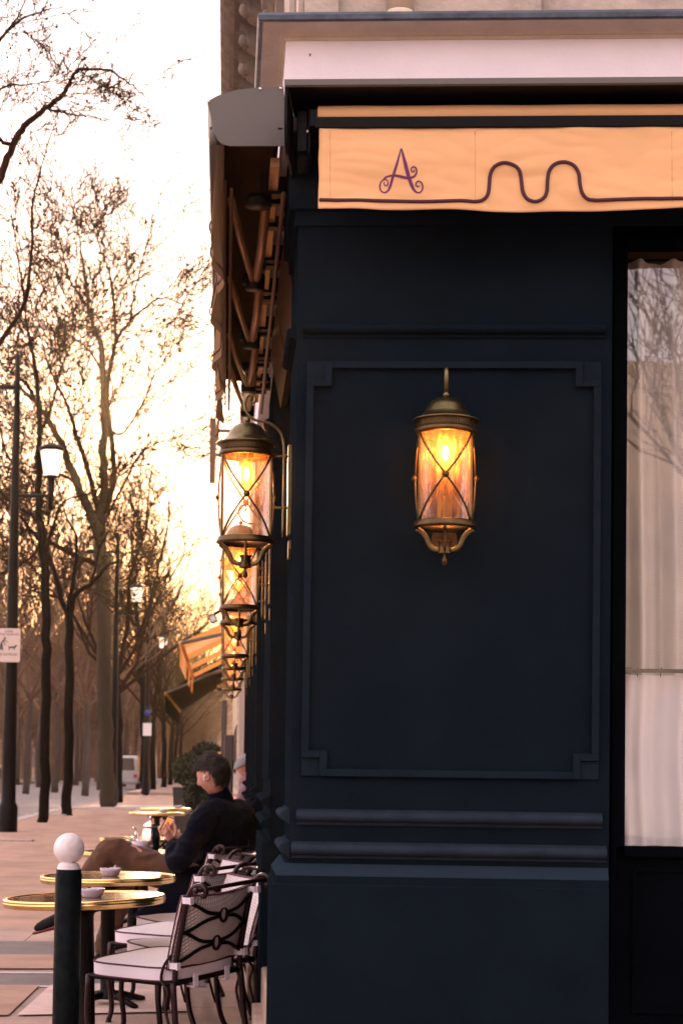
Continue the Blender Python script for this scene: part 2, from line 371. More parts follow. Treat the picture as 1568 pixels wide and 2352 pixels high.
ASPH = mat('asphalt', (.17, .145, .135), .85, var=.2, vscale=2, bump=.6, bscale=200)
PASPH = mat('pavement_asphalt', (.33, .20, .14), .85, var=.3, vscale=1.5, bump=.5, bscale=200)
DASPH = mat('dark_pavement_strip', (.12, .10, .095), .85, var=.2, vscale=3, bump=.5, bscale=150)
KERB = mat('granite_kerb', (.40, .34, .31), .8, var=.25, vscale=8, bump=.4, bscale=90)
PAINT = mat('road_paint', (.62, .56, .54), .7, var=.2, vscale=5)
EARTH = mat('park_earth', (.17, .115, .08), .95, var=.35, vscale=.5)
FAR0 = mat('ground_soil', (.2, .15, .12), .95, var=.2, vscale=.3)
def sheet(name, m, s0, s1, w0, w1, z):
    b = MB(); b.add([SF(s0, w0, z), SF(s1, w0, z), SF(s1, w1, z), SF(s0, w1, z)], [(0, 1, 2, 3)])
    return tag(b.build(name, m), kind='structure')
b = MB(); b.add([(-700, -60, -.16), (700, -60, -.16), (700, 1200, -.16), (-700, 1200, -.16)], [(0, 1, 2, 3)])
tag(b.build('ground', FAR0), kind='structure')
KW = 5.1                                     # kerb line, metres out from the cafe side wall
b = MB(); b.box(-14, 51, -9, KW, -.15, 0, SF); tag(b.build('pavement', PASPH), kind='structure')
sheet('pavement_slabs', PAVE, -14, 9.2, -9, KW-.3, .004)
sheet('pavement_strip', DASPH, 5.3, 5.9, .3, KW-.3, .008)
sheet('pavement_line', PAINT, 5.23, 5.27, .5, KW-.3, .012)
sheet('pavement_line', PAINT, 5.93, 5.97, .5, KW-.3, .012)
sheet('pavement_strip', DASPH, 7.0, 8.0, .3, KW-.3, .008)
def G(x, y, z=0):
    r = ray(x, y); t = (z-CAM_H)/r.z; return Vector((0, 0, CAM_H))+r*t
SLAB = mat('pale_slab', (.52, .38, .33), .8, var=.16, vscale=5, bump=.4, bscale=120)
for q4 in (((40, 2331), (117, 2262), (436, 2252), (430, 2322)), ((176, 2224), (226, 2192), (420, 2188), (415, 2220)), ((-60, 2262), (92, 2262), (20, 2331), (-60, 2331)), ((-60, 2192), (205, 2192), (160, 2224), (-60, 2224))):
    b = MB(); b.add([G(x, y, .014) for x, y in q4], [(0, 1, 2, 3)]); tag(b.build('pavement_slab', SLAB if q4[0][0] > 0 else PASPH), kind='structure')
for x, y, w_ in ((20, 1932, 60), (90, 1872, 70), (310, 1858, 190)):
    a, c = G(x-w_, y), G(x+w_, y); b = MB(); b.box(a.x, c.x, a.y, a.y+.22, .0, .035); tag(b.build('kerb', KERB), kind='structure')
b = MB(); b.box(-14, 51.3, KW, KW+.3, -.15, .012, SF); tag(b.build('kerb', KERB), kind='structure')
b = MB(); b.box(51, 51.3, -9, KW, -.15, .012, SF); tag(b.build('kerb', KERB), kind='structure')
b = MB(); b.box(-30, 500, KW+.3, 15, -.155, -.13, SF); tag(b.build('road', ASPH), kind='structure')
b = MB(); b.box(51.3, 84, -40, KW+.3, -.155, -.13, SF); tag(b.build('side_road', PASPH), kind='structure')
b = MB(); b.box(84, 400, -9, KW, -.15, .01, SF); tag(b.build('far_pavement', PAVE), kind='structure')
b = MB()
for k in range(9): b.box(81, 81.6, 3.9-k*.9, 4.4-k*.9, -.128, -.124, SF)
tag(b.build('road_marking', PAINT), kind='structure')
b = MB(); b.box(58, 60.5, -6, KW, -.128, -.124, SF); tag(b.build('road_marking', KERB), kind='structure')
b = MB(); b.box(-30, 500, 15, 90, -.155, .0, SF); tag(b.build('park_ground', EARTH), kind='structure')

# ------------------------------------------------------------ the cafe building
cafe = empty('cafe_building', C0, label='dark navy panelled corner cafe with pale cornice and curtained window', cat='cafe')
bl = lambda b, n, m, bev=0: b.build(n, m, cafe, True, bev)
uR = 3.6                                        # how far the front runs to the right
_, Z_ARCH = FP(1000, 520); uP, _ = FP(1400, 1500)
def mitre_extr(b, prof, u1=uR, s1=20, caps=True, closed=True):
    """profile (w,z) run along the front wall, round the corner and down the side wall"""
    n = len(prof)
    A = [FF(u1, w, z) for w, z in prof]
    Bq = [FF(corner(w)[0], w, z) for w, z in prof]
    D = [SF(s1, w, z) for w, z in prof]
    fs = []
    for k in range(2):
        for i in range(n if closed else n-1):
            j = (i+1) % n; fs.append((k*n+i, k*n+j, (k+1)*n+j, (k+1)*n+i))
    b.add(A+Bq+D, fs)
    if closed: b.add(A, [tuple(range(n))]); b.add(D, [tuple(range(n))[::-1]])
# corner pier
sP = .55
b = MB(); prof = [(0, 0), (0, 3.9), (-.3, 3.9), (-.3, 0)]
b.box(0, uP, -.4, 0, 0, 3.75, FF); 
b.add([SF(0, 0, 0), SF(sP, 0, 0), SF(sP, -.3, 0), FF(.02, -.39, 0), SF(0, 0, 3.75), SF(sP, 0, 3.75), SF(sP, -.3, 3.75), FF(.02, -.39, 3.75)],
      [(0, 1, 5, 4), (1, 2, 6, 5), (4, 5, 6, 7)])
bl(b, 'corner_pier', NAVY)
# plinth
def Z(x, y, w=0): return FP(x, y, w)[1]
zp0, zp1, zp2, zp3 = Z(700, 2033, .05), Z(700, 2012, .04), Z(700, 1983, .012), Z(700, 1976, .012)
b = MB(); prof = [(.052, 0), (.052, zp0), (.044, zp0+.004), (.044, zp1), (0, zp1), (0, 0)]
def wrap(b, prof, u1, s1, smooth=False, e=0.0):
    n = len(prof)
    b.extr(prof, lambda w, z: FF(u1, w, z), lambda w, z: FF(corner(w)[0], w, z), caps=True, smooth=smooth)
    b.extr(prof, lambda w, z: SF(corner(w)[1], w, z), lambda w, z: SF(s1, w, z), caps=True, smooth=smooth)
wrap(b, prof, uP-.004, sP); bl(b, 'plinth', NAVY)
b = MB(); wrap(b, [(.0435, zp1+.001), (.014, zp2), (0, zp2), (0, zp1+.001)], uP-.004, sP)
bl(b, 'plinth_chamfer', mat('chamfer_highlight', (.015, .025, .036), .6, bump=.15, bscale=300, spec=0))  # lighter base colour paints in the sky highlight on the slope
# torus mouldings
def torus_prof(zc, r, w0=0, out=None):
    out = out or r*1.35; pts = [(w0, zc+r+.006), (w0+.008, zc+r+.006), (w0+.008, zc+r)]
    for k in range(11):
        a = pi/2 - pi*k/10; pts.append((w0+.010+out*cos(a), zc+r*sin(a)))
    pts += [(w0+.008, zc-r), (w0+.006, zc-r-.010), (w0, zc-r-.010)]
    return pts
for (x, y, r) in ((700, 1875, .0165), (700, 1951, .018)):
    zc = Z(x, y, .03); b = MB()
    uu0 = FP(680 if y < 1900 else 668, y, .03)[0]; uu1 = FP(1383 if y < 1900 else 1393, y, .03)[0]
    pr = torus_prof(zc, r); b.extr(pr, lambda w, z: FF(uu1, w, z), lambda w, z: FF(uu0, w, z), smooth=False)
    b.extr(pr, lambda w, z: SF(.035, w, z), lambda w, z: SF(sP-.05, w, z))
    bl(b, 'torus_moulding', NAVYM)
zc = Z(1000, 752, .03); b = MB(); pr = torus_prof(zc, .0165)
b.extr(pr, lambda w, z: FF(FP(1390, 752, .03)[0], w, z), lambda w, z: FF(FP(696, 752, .03)[0], w, z))
b.extr(pr, lambda w, z: SF(.04, w, z), lambda w, z: SF(sP-.05, w, z)); bl(b, 'torus_moulding', NAVY)
# applied frame with stepped corners
u0, z1 = FP(705, 830, .01); u1, z0 = FP(1374, 1793, .01); _, z0 = FP(1000, 1786, .01)
sq, t_, th = .080, .0225, .018
b = MB()
for (cu, cz, du, dz) in ((u0, z1, 1, -1), (u1, z1, -1, -1), (u0, z0, 1, 1), (u1, z0, -1, 1)):
    def bx(a0, a1, c0, c1, w0, w1):
        xs = sorted((cu+du*a0, cu+du*a1)); zs = sorted((cz+dz*c0, cz+dz*c1)); b.box(xs[0], xs[1], w0, w1, zs[0], zs[1], FF)
    bx(0, sq-t_, 0, sq-t_, 0, .008)                 # square block
    bx(sq-t_, sq, 0, sq, 0, th)
    bx(0, sq-t_, sq-t_, sq, 0, th)
b.box(u0+sq, u1-sq, 0, th, z1-t_, z1, FF); b.box(u0+sq, u1-sq, 0, th, z0, z0+t_, FF)
b.box(u0, u0+t_, 0, th, z0+sq, z1-sq, FF); b.box(u1-t_, u1, 0, th, z0+sq, z1-sq, FF)
bl(b, 'panel_frame', NAVYF, .0015)
b = MB(); uu, zz0 = FP(712, 126, .052); b.ball(FF(uu, .053, zz0), .0022, 8, 1, 1, 2.2); bl(b, 'speck', BLACK)
# architrave steps under the awning
zA, zB = Z(700, 521), Z(700, 488)
b = MB(); wrap(b, [(0, zA), (.012, zA), (.012, zB), (.030, zB+.004), (.030, 3.72), (0, 3.72)], uR, sP); bl(b, 'architrave', NAVY)
# fascia and cornice
wf = .05; zf0, zf1 = Z(1000, 192, wf), Z(1000, 92, wf)
b = MB(); mitre_extr(b, [(-.15, zf0-.15), (wf, zf0-.15), (wf, zf1), (-.15, zf1)], s1=8); bl(b, 'fascia', PLASTER)
wo = .13; zc1 = Z(1000, 46, wo)
cove = [(wf-.01, zf1), (wf+.004, zf1), (wf+.006, zf1+.010), (wf+.012, zf1+.012)]
for k in range(9):
    a = k/8*pi/2; cove.append((wf+.012+(wo-wf-.016)*(1-cos(a)), zf1+.012+(zc1-zf1-.012)*sin(a)))
cove += [(wo, zc1), (wo, zc1+.004), (-.15, zc1+.004), (-.15, zf1)]
b = MB(); mitre_extr(b, cove, s1=8); bl(b, 'cornice', COVE)
zz = zc1+.004; b = MB()
mitre_extr(b, [(wo-.03, zz), (wo+.006, zz-.006), (wo+.010, zz-.002), (wo+.012, zz+.012), (wo+.006, zz+.022), (-.3, zz+.05), (-.3, zz)], s1=8)
b.tube([FF(1.7, wo+.012, zz+.012), FF(1.76, wo+.016, zz+.018), FF(1.83, wo+.012, zz+.01)], .012, 8)
b.ball(FF(1.84, wo+.012, zz+.008), .015); bl(b, 'zinc_flashing', ZINC)
# stone storey above
b = MB(); mitre_extr(b, [(-.02, zz+.02), (-.02, 9), (-.3, 9), (-.3, zz+.02)], s1=13.95)
for k in range(5):                                  # pilaster steps at the corner
    pass
bl(b, 'upper_wall', STONE)
b = MB()
uq = FP(700, 20, .02)[0]
b.box(uq, uq+.75, -.02, .028, zz+.03, 9, FF); b.box(uq+.0, uq+.11, .028, .045, zz+.03, 9, FF)
for k in range(3): b.box(-.04+k*.03, -.02+k*.03, -.02, .01+.012*k, zz+.03, 9, FF)
bl(b, 'stone_quoin', STONE, .004)
# downpipe on the stone
up, zpz = FP(918, 20, .08)
b = MB(); b.tube([FF(up, .06, zz+.03), FF(up, .06, 6)], .043, 20); b.lathe([(.05, 0), (.05, .012), (.044, .02)], 24, T=lambda x, y, z: FF(up+x, .06+y, zz+.03+z))
bl(b, 'downpipe', mat('cream_pipe', (.62, .50, .36), .45, var=.08))
# black architrave recess, window wall to the right
b = MB()
uw0 = FP(1432, 1200, -.06)[0]; zw1 = Z(1500, 573, -.06); zw0 = Z(1500, 1945, -.06)
b.box(uP, uR, -.4, -.10, zw1, 3.72, FF); b.box(uP, uR, -.4, -.075, 0, zw0, FF); b.box(uP, uw0, -.4, -.06, zw0, zw1, FF)
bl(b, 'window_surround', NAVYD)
b = MB(); ul = FP(1452, 2100, -.06)[0]; zt = Z(1460, 1993, -.06); zb = Z(1460, 2328, -.06)
for (a0, a1, c0, c1) in ((ul, ul+.012, zb, zt), (ul+.012, uR, zt-.012, zt), (ul+.012, uR, zb, zb+.012)): b.box(a0, a1, -.075, -.066, c0, c1, FF)
bl(b, 'panel_bead', NAVYD)
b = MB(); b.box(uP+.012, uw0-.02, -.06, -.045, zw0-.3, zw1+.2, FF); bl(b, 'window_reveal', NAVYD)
win = MB().box(uw0-.02, uw0+.006, -.075, -.045, zw0, zw1, FF).box(uw0+.006, uR, -.075, -.05, zw0-.03, zw0, FF).box(uw0+.006, uR, -.075, -.05, zw1, zw1+.03, FF).build('window', NAVYD, cafe)
tag(win, 'tall curtained window right of the pier')
def pane(u, v): return FF(uw0+(uR-uw0)*u, -.068, zw0+(zw1-zw0)*v)
MB().grid(2, 2, pane, False).build('pane', WGLASS, win)
# curtains: folds in real geometry
rng = random.Random(5)
zrod = Z(1500, 1541, -.10)
def curt(z0_, z1_, wq, amp, seed, sp):
    def f(u, v):
        U = uw0-.05+(uR-uw0)*u; x = U*sp
        a = sin(x*1.0+seed)+.5*sin(x*2.3+1+seed)+.35*sin(x*.37*3+v*1.2)
        w = wq+amp*a*(.65+.35*(1-v))+ .004*noise.noise(Vector((U*14, v*6, seed)))+(.03*(v > .97)*0)
        return FF(U + .006*sin(v*5+seed), w, z0_+(z1_-z0_)*v+.004*noise.noise(Vector((U*8, seed, 0)))*(v < .01))
    return f
win_c = MB().grid(420, 60, curt(zw0+.3, zw1+.1, -.20, .036, .7, 52)).build('curtain', GAUZE, cafe)
win_d = MB().grid(320, 50, curt(zw0-.005, zrod-.012, -.14, .022, 2.1, 46)).build('half_curtain', GAUZE2, cafe)
b = MB(); b.tube([FF(uw0-.02, -.10, zrod), FF(uR, -.10, zrod)], .0065, 10)
b.lathe([(.011, 0), (.011, .03), (.0, .03)], 12, T=lambda x, y, z: FF(uw0-.0+z, -.10+x, zrod+y)); rod = b.build('curtain_rod', BLACK, cafe)
for xx in (1463, 1516, 1569, 1622):
    uu = FP(xx, 1541, -.1)[0]; pts = [FF(uu+.003*sin(a*.7), -.10+.012*cos(a), zrod-.004+.0145*sin(a)) for a in [2*pi*k/16 for k in range(17)]]
    MB().tube(pts, .0016, 6).build('ring', BLACK, cafe)
# dim room behind the curtains
b = MB(); b.box(uw0-.3, uR+.2, -1.6, -1.55, 0, 3.6, FF); b.box(uw0-.3, uR+.2, -1.55, -.41, 3.55, 3.6, FF); b.box(uw0-.3, uR+.2, -1.55, -.41, 0, .05, FF)
bl(b, 'room_wall', mat('room_paint', (.30, .22, .17), .8))

# side wall: bays between pilasters
LS = [.30, 2.72, 3.56, 6.3, 7.8, 9.4, 11.4]          # wall lantern positions along the side
SEND = 14.0
b = MB(); b.box(sP-.1, SEND, -.5, -.19, 2.95, 3.75, SF); b.box(sP, SEND, -.5, -.18, 0, .95, SF); b.box(SEND-.3, SEND, -.18, 0, 0, 3.75, SF)
b.box(sP-.1, SEND, -.19, -.03, 3.25, 3.75, SF)
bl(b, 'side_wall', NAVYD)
pil = [(2.42, 3.86), (6.0, 6.6), (7.5, 8.1), (9.1, 9.7), (11.1, 11.7)]
for a0, a1 in pil:
    b = MB(); b.box(a0, a1, -.5, 0, 0, 3.3, SF); b.box(a0-.02, a1+.02, -.1, .035, 0, zp1, SF)
    b.box(a0+.06, a1-.06, 0, .008, 1.3, 2.9, SF)
    for zc, r in ((Z(700, 1875, .03), .019), (Z(700, 1951, .03), .021), (Z(1000, 752, .03), .018)):
        b.extr(torus_prof(zc, r, 0, r*1.5), lambda w, z: SF(a0-.012, w, z), lambda w, z: SF(a1+.012, w, z))
    p_ = bl(b, 'pilaster', NAVY)
# windows on the side bays
edges = [sP] + [x for p in pil for x in p] + [SEND-.3]
for k in range(0, len(edges), 2):
    a0, a1 = edges[k], edges[k+1]
    if a1-a0 < .4: continue
    b = MB(); b.box(a0, a0+.06, -.18, -.10, .95, 2.95, SF); b.box(a1-.06, a1, -.18, -.10, .95, 2.95, SF)
    b.box(a0+.06, a1-.06, -.18, -.10, .95, 1.01, SF); b.box(a0+.06, a1-.06, -.18, -.10, 2.89, 2.95, SF)
    m_ = (a0+a1)/2; b.box(m_-.02, m_+.02, -.17, -.11, 1.01, 2.89, SF); b.box(a0+.06, m_-.02, -.17, -.11, 2.4, 2.44, SF)
    fr = b.build('window', NAVY, cafe)
    MB().add([SF(a0+.06, -.15, 1.01), SF(a1-.06, -.15, 1.01), SF(a1-.06, -.15, 2.89), SF(a0+.06, -.15, 2.89)], [(0, 1, 2, 3)]).build('pane', SGLASS, fr)
LEDGE = mat('stone_ledge', (.33, .24, .19), .6, var=.25, vscale=9, stretch=(1, 1, 4))
for k in range(0, len(edges), 2):
    b = MB()
    if edges[k+1]-edges[k] > .1: b.box(edges[k]+.025, edges[k+1]-.025, -.18, .03, 0, .46, SF); b.box(edges[k]+.03, edges[k+1]-.03, -.16, .07, 0, .30, SF)
    bl(b, 'stone_base', LEDGE, .01)
b = MB(); b.box(.9, SEND-.2, -2.0, -1.9, 0, 3.6, SF); bl(b, 'inner_wall', mat('bar_wall', (.006, .004, .003), .8, spec=.05))
# inclined transom lights above the bays (warm wood soffit strips)
WOOD = mat('warm_wood', (.055, .024, .010), .7, var=.2, vscale=6, spec=.05)
k0 = sP+.05
for (a0, a1) in [(sP+.08, 1.5), (1.55, 2.4), (3.9, 4.9), (4.95, 5.95), (6.65, 7.45)]:
    b = MB(); b.add([SF(a0, .03, 3.22), SF(a1, .03, 3.22), SF(a1, -.02, 2.98), SF(a0, -.02, 2.98), SF(a0, .0, 3.24), SF(a1, .0, 3.24), SF(a1, -.05, 3.0), SF(a0, -.05, 3.0)],
          [(0, 1, 2, 3), (4, 7, 6, 5), (0, 3, 7, 4), (1, 5, 6, 2), (0, 4, 5, 1), (3, 2, 6, 7)])
    bl(b, 'transom_panel', WOOD)
b = MB(); zt = 5.72
cor = [(-.1, zt), (.22, zt), (.22, zt+.05), (.25, zt+.06), (.25, zt+.13), (.285, zt+.15), (.285, zt+.24), (.31, zt+.26), (.31, zt+.34), (-.1, zt+.4)]
b.extr(cor, lambda w, z: SF(2.5, w, z), lambda w, z: SF(13.9, w, z)); bl(b, 'upper_cornice', STONED)
for k in range(26):
    s0 = 2.9+k*.42; b = MB()
    b.extr([(-.05, zt), (.19, zt), (.19, zt-.05), (.15, zt-.07), (.14, zt-.13), (.08, zt-.16), (.07, zt-.24), (.02, zt-.28), (.01, zt-.36), (-.05, zt-.38)],
           lambda w, z: SF(s0, w, z), lambda w, z: SF(s0+.16, w, z)); b.ball(SF(s0+.08, .15, zt-.09), .045, 10); b.ball(SF(s0+.08, .04, zt-.3), .035, 10)
    b.box(s0+.2, s0+.38, .0, .17, zt-.025, zt-.012, SF)
    bl(b, 'corbel', STONED)
b = MB(); b.extr([(-.05, zt-.42), (.03, zt-.42), (.05, zt-.47), (.02, zt-.5), (-.05, zt-.5)], lambda w, z: SF(2.5, w, z), lambda w, z: SF(13.9, w, z))
for k in range(8): b.box(2.8+k*1.3, 3.8+k*1.3, -.02, .02, zt-1.15, zt-.6, SF)
bl(b, 'upper_frieze', STONED)

# ------------------------------------------------------------ front awning
aw = empty('front_awning', FF(.5, .25, 3.0), label='cream folded awning over the navy pier with plum letter A on its valance', cat='awning')
wh = .30
uL = FP(653, 250, wh)[0]; zl0, zl1 = Z(900, 197, wh), Z(900, 181, wh)
b = MB(); b.box(uL, uR, .031, wh, zl1-.006, zl1, FF); b.extr([(wh, zl1), (wh+.012, zl1-.004), (wh+.012, zl0), (wh+.004, zl0-.004), (wh, zl0)], lambda w, z: FF(uL, w, z), lambda w, z: FF(uR, w, z))
b.build('hood', HOOD, aw)
zcb = Z(900, 330, .06)
b = MB(); 
pp = [FP(x, y, wh) for x, y in ((652, 197), (652, 285), (660, 320), (667, 338))]
b.extr([(wh, pp[0][1]), (wh, pp[1][1]), (wh-.02, pp[2][1]), (wh-.06, pp[3][1]), (.031, pp[3][1]), (.031, pp[0][1])], lambda w, z: FF(uL, w, z), lambda w, z: FF(uL+.008, w, z))
b.build('end_plate', BLACK, aw)
b = MB(); b.box(uL+.01, uR, .031, .05, zcb, zl1-.01, FF); b.box(uL+.01, uR, .05, wh-.004, zl1-.022, zl1-.012, FF); b.build('back_plate', BLACK, aw)  # second box: black lining added in place of the shade under the hood
wr = .24
uV, zr1 = FP(729, 238, wr); _, zr0 = FP(729, 274, wr); _, zbar = FP(729, 297, wr)
b = MB(); rr = (zr1-zr0)/2+.012; zc = (zr0+zr1)/2-.004
def roll(u, v):
    a = -pi*.45+pi*1.3*v; return FF(uV+(uR-uV)*u, wr-.05+rr*1.2*cos(a), zc+rr*sin(a)+.0006*sin(u*60))
b.grid(60, 16, roll); b.extr([(wr-.05+rr*1.1*cos(a), zc+rr*sin(a)) for a in [2*pi*k/14 for k in range(14)]], lambda w, z: FF(uV-.0, w, z), lambda w, z: FF(uV+.004, w, z))
b.build('fabric_roll', CANVAS, aw)
b = MB(); b.box(uV-.006, uR, wr-.06, wr+.012, zbar, zr0+.004, FF); b.build('front_bar', BLACK, aw, True, .003)
wv = wr+.004
_, zv0 = FP(735, 484, wv); _, zv1 = FP(735, 296, wv)
uV2 = FP(732, 400, wv)[0]
zvr0 = FP(1560, 480, wv)[1]
def vw(U, v):       # outward wave of the hanging cloth; v = 0 bottom, 1 top
    return wv + (1-v)*(.006*sin(U*5.2+1)+.004*sin(U*13+.3)) + .016*noise.noise(Vector((U*4.2, v*2.4, 1)))*(1-v*.6) + .007*abs(noise.noise(Vector((U*7+v*2, v*5-U*1.5, 4))))
def val(u, v):
    U = uV2+(uR-uV2)*u; zb_ = zv0 + .004*sin(U*6)+.002*sin(U*17)
    return FF(U + .003*(noise.noise(Vector((v*4, 2, 0))))*(u < .01), vw(U, v), zb_+(zv1-zb_)*v)
valance = MB().grid(260, 40, val).build('valance', CANVAS, aw)
sol = valance.modifiers.new('thick', 'SOLIDIFY'); sol.thickness = .0015; sol.offset = -1
def on_val(x, y, lift=.002):
    U, zq = FP(x, y, wv); v = (zq-zv0)/(zv1-zv0); return FF(U, vw(U, v)+lift, zq)
def c16(x, y): return ((1400+x/1.568)/1.7417, (450+y/1.568)/1.7417)
path = [(733, 461), (800, 462), (900, 462), (1000, 463)] + [c16(*p) for p in ((700, 556), (780, 560), (830, 549), (862, 515), (872, 450), (878, 390), (905, 342), (965, 319), (1030, 338), (1064, 378), (1073, 440), (1082, 500), (1110, 543), (1160, 560), (1208, 541), (1231, 500), (1236, 430), (1246, 370), (1282, 328), (1340, 314), (1398, 336), (1430, 384), (1438, 450), (1452, 508), (1485, 543), (1530, 551), (1568, 552))] + [(1480, 459), (1568, 458), (1700, 457), (1900, 456)]
pts = cat_rom([Vector((x, y, 0)) for x, y in path], 5)
b = MB(); b.tube([on_val(p.x, p.y, .004) for p in pts], .0056, 8); b.build('piping', ROPE, valance)
# faint seams
b = MB()
for x in (758, 1090, 1541):
    b.tube([on_val(x+.004*(y-297), y, .0008) for y in range(300, 478, 12)], .0014, 4)
b.tube([on_val(x, 303, .0008) for x in range(735, 1570, 20)], .0008, 4)
b.build('seam', mat('seam_thread', (.46, .24, .10), .9), valance)
# letter A: flat ribbons of print
def ribbon(b, pts, wid, k=5, lift=.0022):
    q = cat_rom([Vector((*c16(*p), 0)) for p in pts], k); n = len(q); vs = []
    wq = wid if hasattr(wid, '__len__') else [wid]*len(pts)
    for i, p in enumerate(q):
        t = (q[min(i+1, n-1)]-q[max(i-1, 0)]).normalized(); nn = Vector((-t.y, t.x, 0))
        f = i/(n-1)*(len(wq)-1); a = int(min(f, len(wq)-2)); ww = (wq[a]*(1-(f-a))+wq[a+1]*(f-a))*.43/2
        vs += [on_val(p.x+nn.x*ww, p.y+nn.y*ww, lift), on_val(p.x-nn.x*ww, p.y-nn.y*ww, lift)]
    b.add(vs, [(2*i, 2*i+1, 2*i+3, 2*i+2) for i in range(n-1)])
b = MB()
ribbon(b, [(318, 232), (296, 320), (270, 400), (250, 465), (236, 491), (214, 502), (193, 490), (186, 465), (194, 437), (215, 421), (233, 430), (237, 448), (226, 461), (214, 452), (213, 436)], [5, 13, 14, 13, 10, 8, 8, 8, 7, 7, 7, 7, 7, 6, 5])
ribbon(b, [(200, 430), (220, 412), (243, 402), (275, 398), (310, 403), (345, 411), (378, 412), (403, 402), (416, 380), (414, 356), (399, 346), (384, 354), (384, 370), (395, 377), (403, 368), (398, 362)], [5, 8, 9, 12, 14, 14, 12, 10, 9, 8, 8, 7, 7, 7, 6, 4], lift=.0026)
ribbon(b, [(321, 230), (345, 325), (368, 410), (385, 455), (402, 488), (425, 503), (446, 494), (455, 470), (448, 445), (431, 433), (415, 441), (412, 456), (423, 466), (436, 460)], [8, 19, 19, 18, 13, 8, 8, 8, 8, 8, 8, 7, 7, 5], lift=.003)
b.build('letter_a', MARK, valance)
# mount bracket
b = MB(); ub, zb1 = FP(682, 250, .2); ub2, zb0 = FP(712, 345, .2)
b.box(ub, ub2-.01, .05, .19, zb0, zb1, FF); b.box(ub2-.008, ub2, .05, .2, zb0-.01, zb1+.004, FF); b.tube([FF(ub, .12, zb0), FF(ub2-.01, .12, zb0)], .045, 14)
b.box(ub2, uV+.03, .09, .15, Z(700, 328, .15), Z(700, 312, .15), FF); b.box(ub2, uV, wr-.06, wr, Z(720, 290, wr), Z(720, 250, wr), FF)
b.build('arm_bracket', BLACK, aw, True, .003)
b = MB(); ubo, zbo = FP(706, 301, .205); b.tube([FF(ubo, .2, zbo), FF(ubo, .208, zbo)], .0065, 6); b.build('bolt', SILVER, aw)

# ------------------------------------------------------------ side awning, seen end-on
sa = empty('side_awning', SF(-.02, .15, 3.3), label='long grey hooded awning folded against the side wall with scalloped valance', cat='awning')
SA0, SA1 = -.03, 3.7
def PS(x, y, s=SA0):          # pixel -> (w,z) on the plane across the side wall at s
    r = ray(x, y); o = Vector((0, 0, CAM_H)); q = C0 + dS*s; t = (q-o).dot(dS)/r.dot(dS); p = o+r*t
    return ((p-q).dot(nS), p.z)
ep = [PS(x, y) for x, y in ((663, 335), (528, 335), (512, 331), (500, 321), (492, 305), (484, 268), (476, 232), (500, 219), (540, 207), (598, 200), (651, 198))]
b = MB(); b.extr(ep, lambda w, z: SF(SA0, w, z), lambda w, z: SF(SA0+.006, w, z)); b.build('end_plate', HOOD, sa, True, .0012)
for x, y in ((598, 204), (645, 203), (479, 233)):
    w_, z_ = PS(x, y); MB().tube([SF(SA0-.004, w_, z_), SF(SA0, w_, z_)], .005, 8).build('bolt', SILVER, sa)
w_, z_ = PS(644, 296); MB().box(SA0-.0015, SA0+.001, w_-.007, w_+.008, z_-.002, z_+.003, SF).build('slot', BLACK, sa)
top = [PS(x, y) for x, y in ((651, 198), (598, 200), (540, 207), (500, 219), (476, 232), (480, 250), (484, 268))]
ins = [(w-.006 if k > 3 else w, z-.006) for k, (w, z) in enumerate(top)][::-1]
b = MB(); b.extr(top+ins, lambda w, z: SF(SA0+.006, w, z), lambda w, z: SF(SA1, w, z)); b.build('hood', HOOD, sa)
# front rail with cup at the end, brown underside
w1, z1_ = PS(490, 300); b = MB(); b.box(SA0+.05, SA1, w1-.035, w1+.012, z1_-.03, z1_+.03, SF); b.build('front_bar', HOOD, sa)
b = MB(); wq, zq = PS(484, 305); b.ball(SF(SA0+.03, wq-.012, zq), .022, 14, .8, .5, 1.2); b.build('end_cap', HOOD, sa)
# canopy cloth, rolled, sagging between arms
b = MB(); wA, _ = PS(510, 330); 
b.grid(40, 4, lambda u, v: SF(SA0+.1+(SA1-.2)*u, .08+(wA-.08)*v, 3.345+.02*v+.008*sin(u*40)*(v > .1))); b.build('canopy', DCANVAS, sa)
zV1 = PS(494, 330)[1]; zV0 = zV1-.27
def sval(u, v):
    s = SA0+.05+(SA1-SA0-.05)*u
    sc = 0 if s < .75 else .075*max(0, (sin((s-.75)*2*pi/.62)))**.7 if sin((s-.75)*2*pi/.62) > 0 else 0
    zb_ = zV0+sc; amp = (1-v)*(.018*sin(s*7.3)+.010*sin(s*17+1))
    return SF(s, w1-.012+amp, zb_+(zV1-zb_)*v)
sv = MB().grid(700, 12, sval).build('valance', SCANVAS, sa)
b = MB()
pts = [Vector(sval(i/699, 0))+Vector((0, 0, .035))-nS*-.003 for i in range(700)]; b.tube(pts, .0032, 5); b.build('piping', ROPE, sv)
